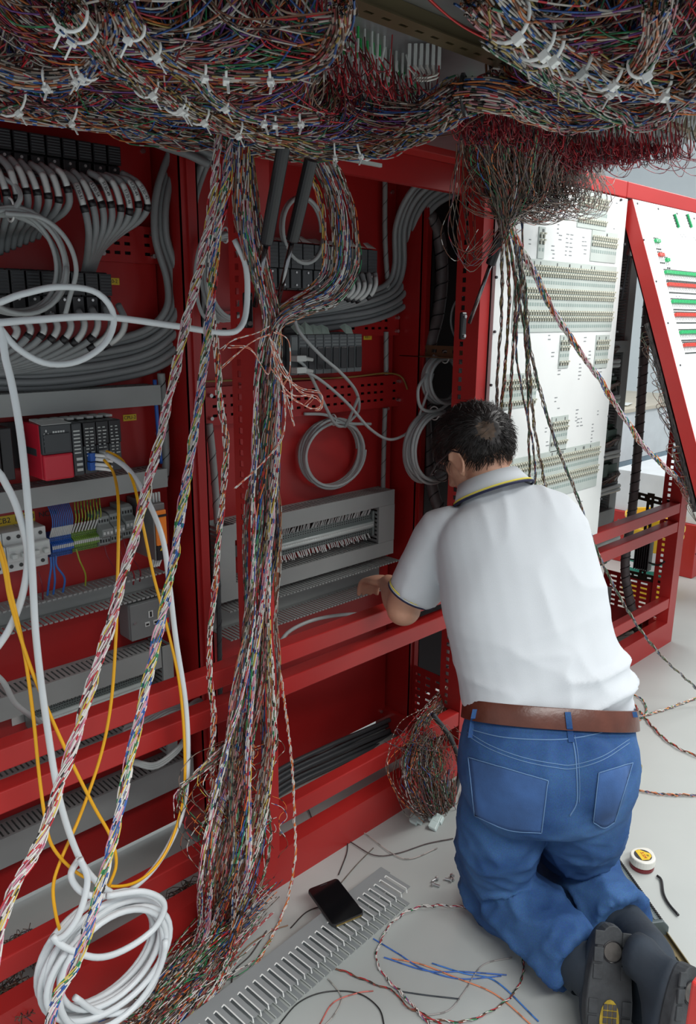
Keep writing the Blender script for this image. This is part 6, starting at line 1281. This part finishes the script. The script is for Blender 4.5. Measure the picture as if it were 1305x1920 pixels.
# belt and loops
def belt_ring(a, d, h): 
    c = P(1029,1338,1.828); t = (P(1029,1322,1.83)-P(1027,1420,1.81)).normalized(); u = (Rd-t*Rd.dot(t)).normalized(); v = t.cross(u); r = []
    for j in range(64):
        q = 2*math.pi*j/64; cq, sq = math.cos(q), math.sin(q); r.append(c+t*h+u*(a*math.copysign(abs(cq)**(2/2.3), cq))+v*(d*math.copysign(abs(sq)**(2/2.3), sq)))
    return r
belt = MB().rings([belt_ring(.199, .150, -.022), belt_ring(.206, .157, -.022), belt_ring(.203, .153, .024), belt_ring(.196, .146, .024)], closed=True).build('belt', LEATH, man, bevel=.001, smooth=False)
belt.data.polygons.foreach_set('use_smooth', [True]*len(belt.data.polygons))
bb_ = bvh(belt)
for path in ([(893,1330),(889,1350),(884,1384)], [(1064,1335),(1067,1360),(1071,1392)], [(1180,1300),(1184,1322),(1189,1345)]):
    pts = []
    for x, y, _ in spline([(*q, 0) for q in path], 10):
        h1 = surf(x, y, bb_, .0022)[0]; h2 = surf(x, y, jb, .0022)[0]; c = [h for h in (h1, h2) if h]
        if c: pts.append(min(c, key=lambda p: (p-EYE).length))
    if len(pts) > 3:
        b = MB(); rs = []
        for p in pts: vw = (EYE-p).normalized(); rs.append([p+rt*.0065, p+rt*.0065+vw*.0016, p-rt*.0065+vw*.0016, p-rt*.0065])
        b.rings(rs).build('belt_loop', DENIM, jeans)
# shoes
def shoe(heel, toe, N, ank, lbl):
    L = toe-heel; ln = L.length; L.normalize(); N = (N-L*N.dot(L)).normalized(); W = L.cross(N)
    def outline(k=1.0, cut=1.0, sh=0):
        r = []
        for i in range(36):
            q = 2*math.pi*i/36; x = -math.cos(q)*.5+.5; w_ = (.038+.012*math.sin(min(1, x*1.1)*math.pi*.62)+.006*(x > .5)*math.sin((x-.5)*6.28*.5)); s = math.sin(q)
            r.append((x*ln*cut+sh, w_*k*math.copysign(abs(s)**.75, s)))
        return r
    def rg(k, cut, sh, dn): return [heel+L*x+W*y+N*dn for x, y in outline(k, cut, sh)]
    t = MB().rings([rg(.96, 1, 0, .000), rg(1.0, 1, 0, -.004), rg(1.0, 1, 0, -.024), rg(.93, .98, .002, -.030)]).build('shoe_sole', SOLE, man, smooth=False, bevel=.002)
    ac = ank-heel; axx, ay = ac.dot(L), ac.dot(N)
    def ug(k, cut, sh, dn, f): 
        r = rg(k, cut, sh, dn); c = heel+L*axx+N*dn
        return [p.lerp(c+(p-c).normalized()*.045, f) for p in r]
    MB().rings([ug(.95, .98, .003, -.028, 0), ug(.95, .96, .004, -.045, 0), ug(.88, .86, .006, -.065, .15), ug(.82, .70, .006, -.085, .5), ug(.8, .6, .006, -.105, .9), ug(.8, .55, .006, -.130, 1)]).build('shoe_upper', SUEDE, man, smooth=True)
    b = MB()
    for s in (-1, 1):
        for k in range(7):
            x = ln*(.10+.13*k); 
            if .42 < x/ln < .5: continue
            wy = .030+.006*(k > 3); c = heel+L*x+W*(s*wy)+N*.001; MB().obox(c, L*ln*.055, W*.010, N*.0022).build('tread', SOLE, t, bevel=.001)
    c = heel+L*ln*.20+N*.0005; MB().lathe([(0,0),(.019,0),(.019,.0018),(0,.0022)], c, N, 28).build('heel_disc', mat('worn_rubber', (.075,.07,.065), .7, var=.3, scale=60), t); MB().tube([c+N*.0012+L*.0215*math.cos(q)+W*.0215*math.sin(q) for q in [i/28*6.283 for i in range(28)]], .0012, 5, closed=True).build('heel_groove', BLK, t)
    c = heel+L*ln*.72+N*.0008; b = MB(); o = [(math.cos(q)*.040, math.sin(q)*.021) for q in [i/20*6.283 for i in range(20)]]
    b.prism([c+L*x+W*y for x, y in o], N*.0010); b.build('yellow_tread_patch', mat('yellow_rubber', (.42,.30,.03), .6, var=.3, scale=60), t)
    b = MB()
    for i in range(-2, 3):
        for j in (-.010, .0, .010): b.obox(c+L*i*.013+W*j+N*.0018, L*.0052, W*.0042, N*.0010)
    b.build('tread_lugs', mat('worn_rubber', (0,)), t)
shoe(P(1151,1736,1.655), P(1138,1985,1.60), -fw+rt*.05+Z3*.02, AL+(AL-KL).normalized()*.03, 'l')
shoe(P(1300,1812,1.52), P(1272,2060,1.47), -fw*.86+rt*.50, P(1232,1800,1.62), 'r')
B = MB(); A2 = P(1226,1812,1.66)
loft(B, [(AR-(AR-KR).normalized()*.02, .056, .058), (AR+(AR-KR).normalized()*.04, .054, .056), (A2+Z3*.01, .046, .050), (A2-Z3*.07, .045, .052), (A2-Z3*.13, .044, .052)], side=sdv, e=2)
B.build('boot_shaft', SUEDE, man, smooth=True)
B = MB(); a2 = AL+(AL-KL).normalized()*.06; loft(B, [(AL-(AL-KL).normalized()*.02, .056, .060), (AL+(AL-KL).normalized()*.04, .056, .062), (a2-Z3*.02, .048, .060)], side=sdv, e=2); B.build('boot_shaft', SUEDE, man, smooth=True)
print('POSE', [tuple(round(c, 3) for c in q) for q in (SL, EL, WL, Hc, NB, KL, AL, KR, AR)])
print('TRIS', sum(len(o.data.polygons) for o in bpy.data.objects if o.type == 'MESH'), len(bpy.data.objects))
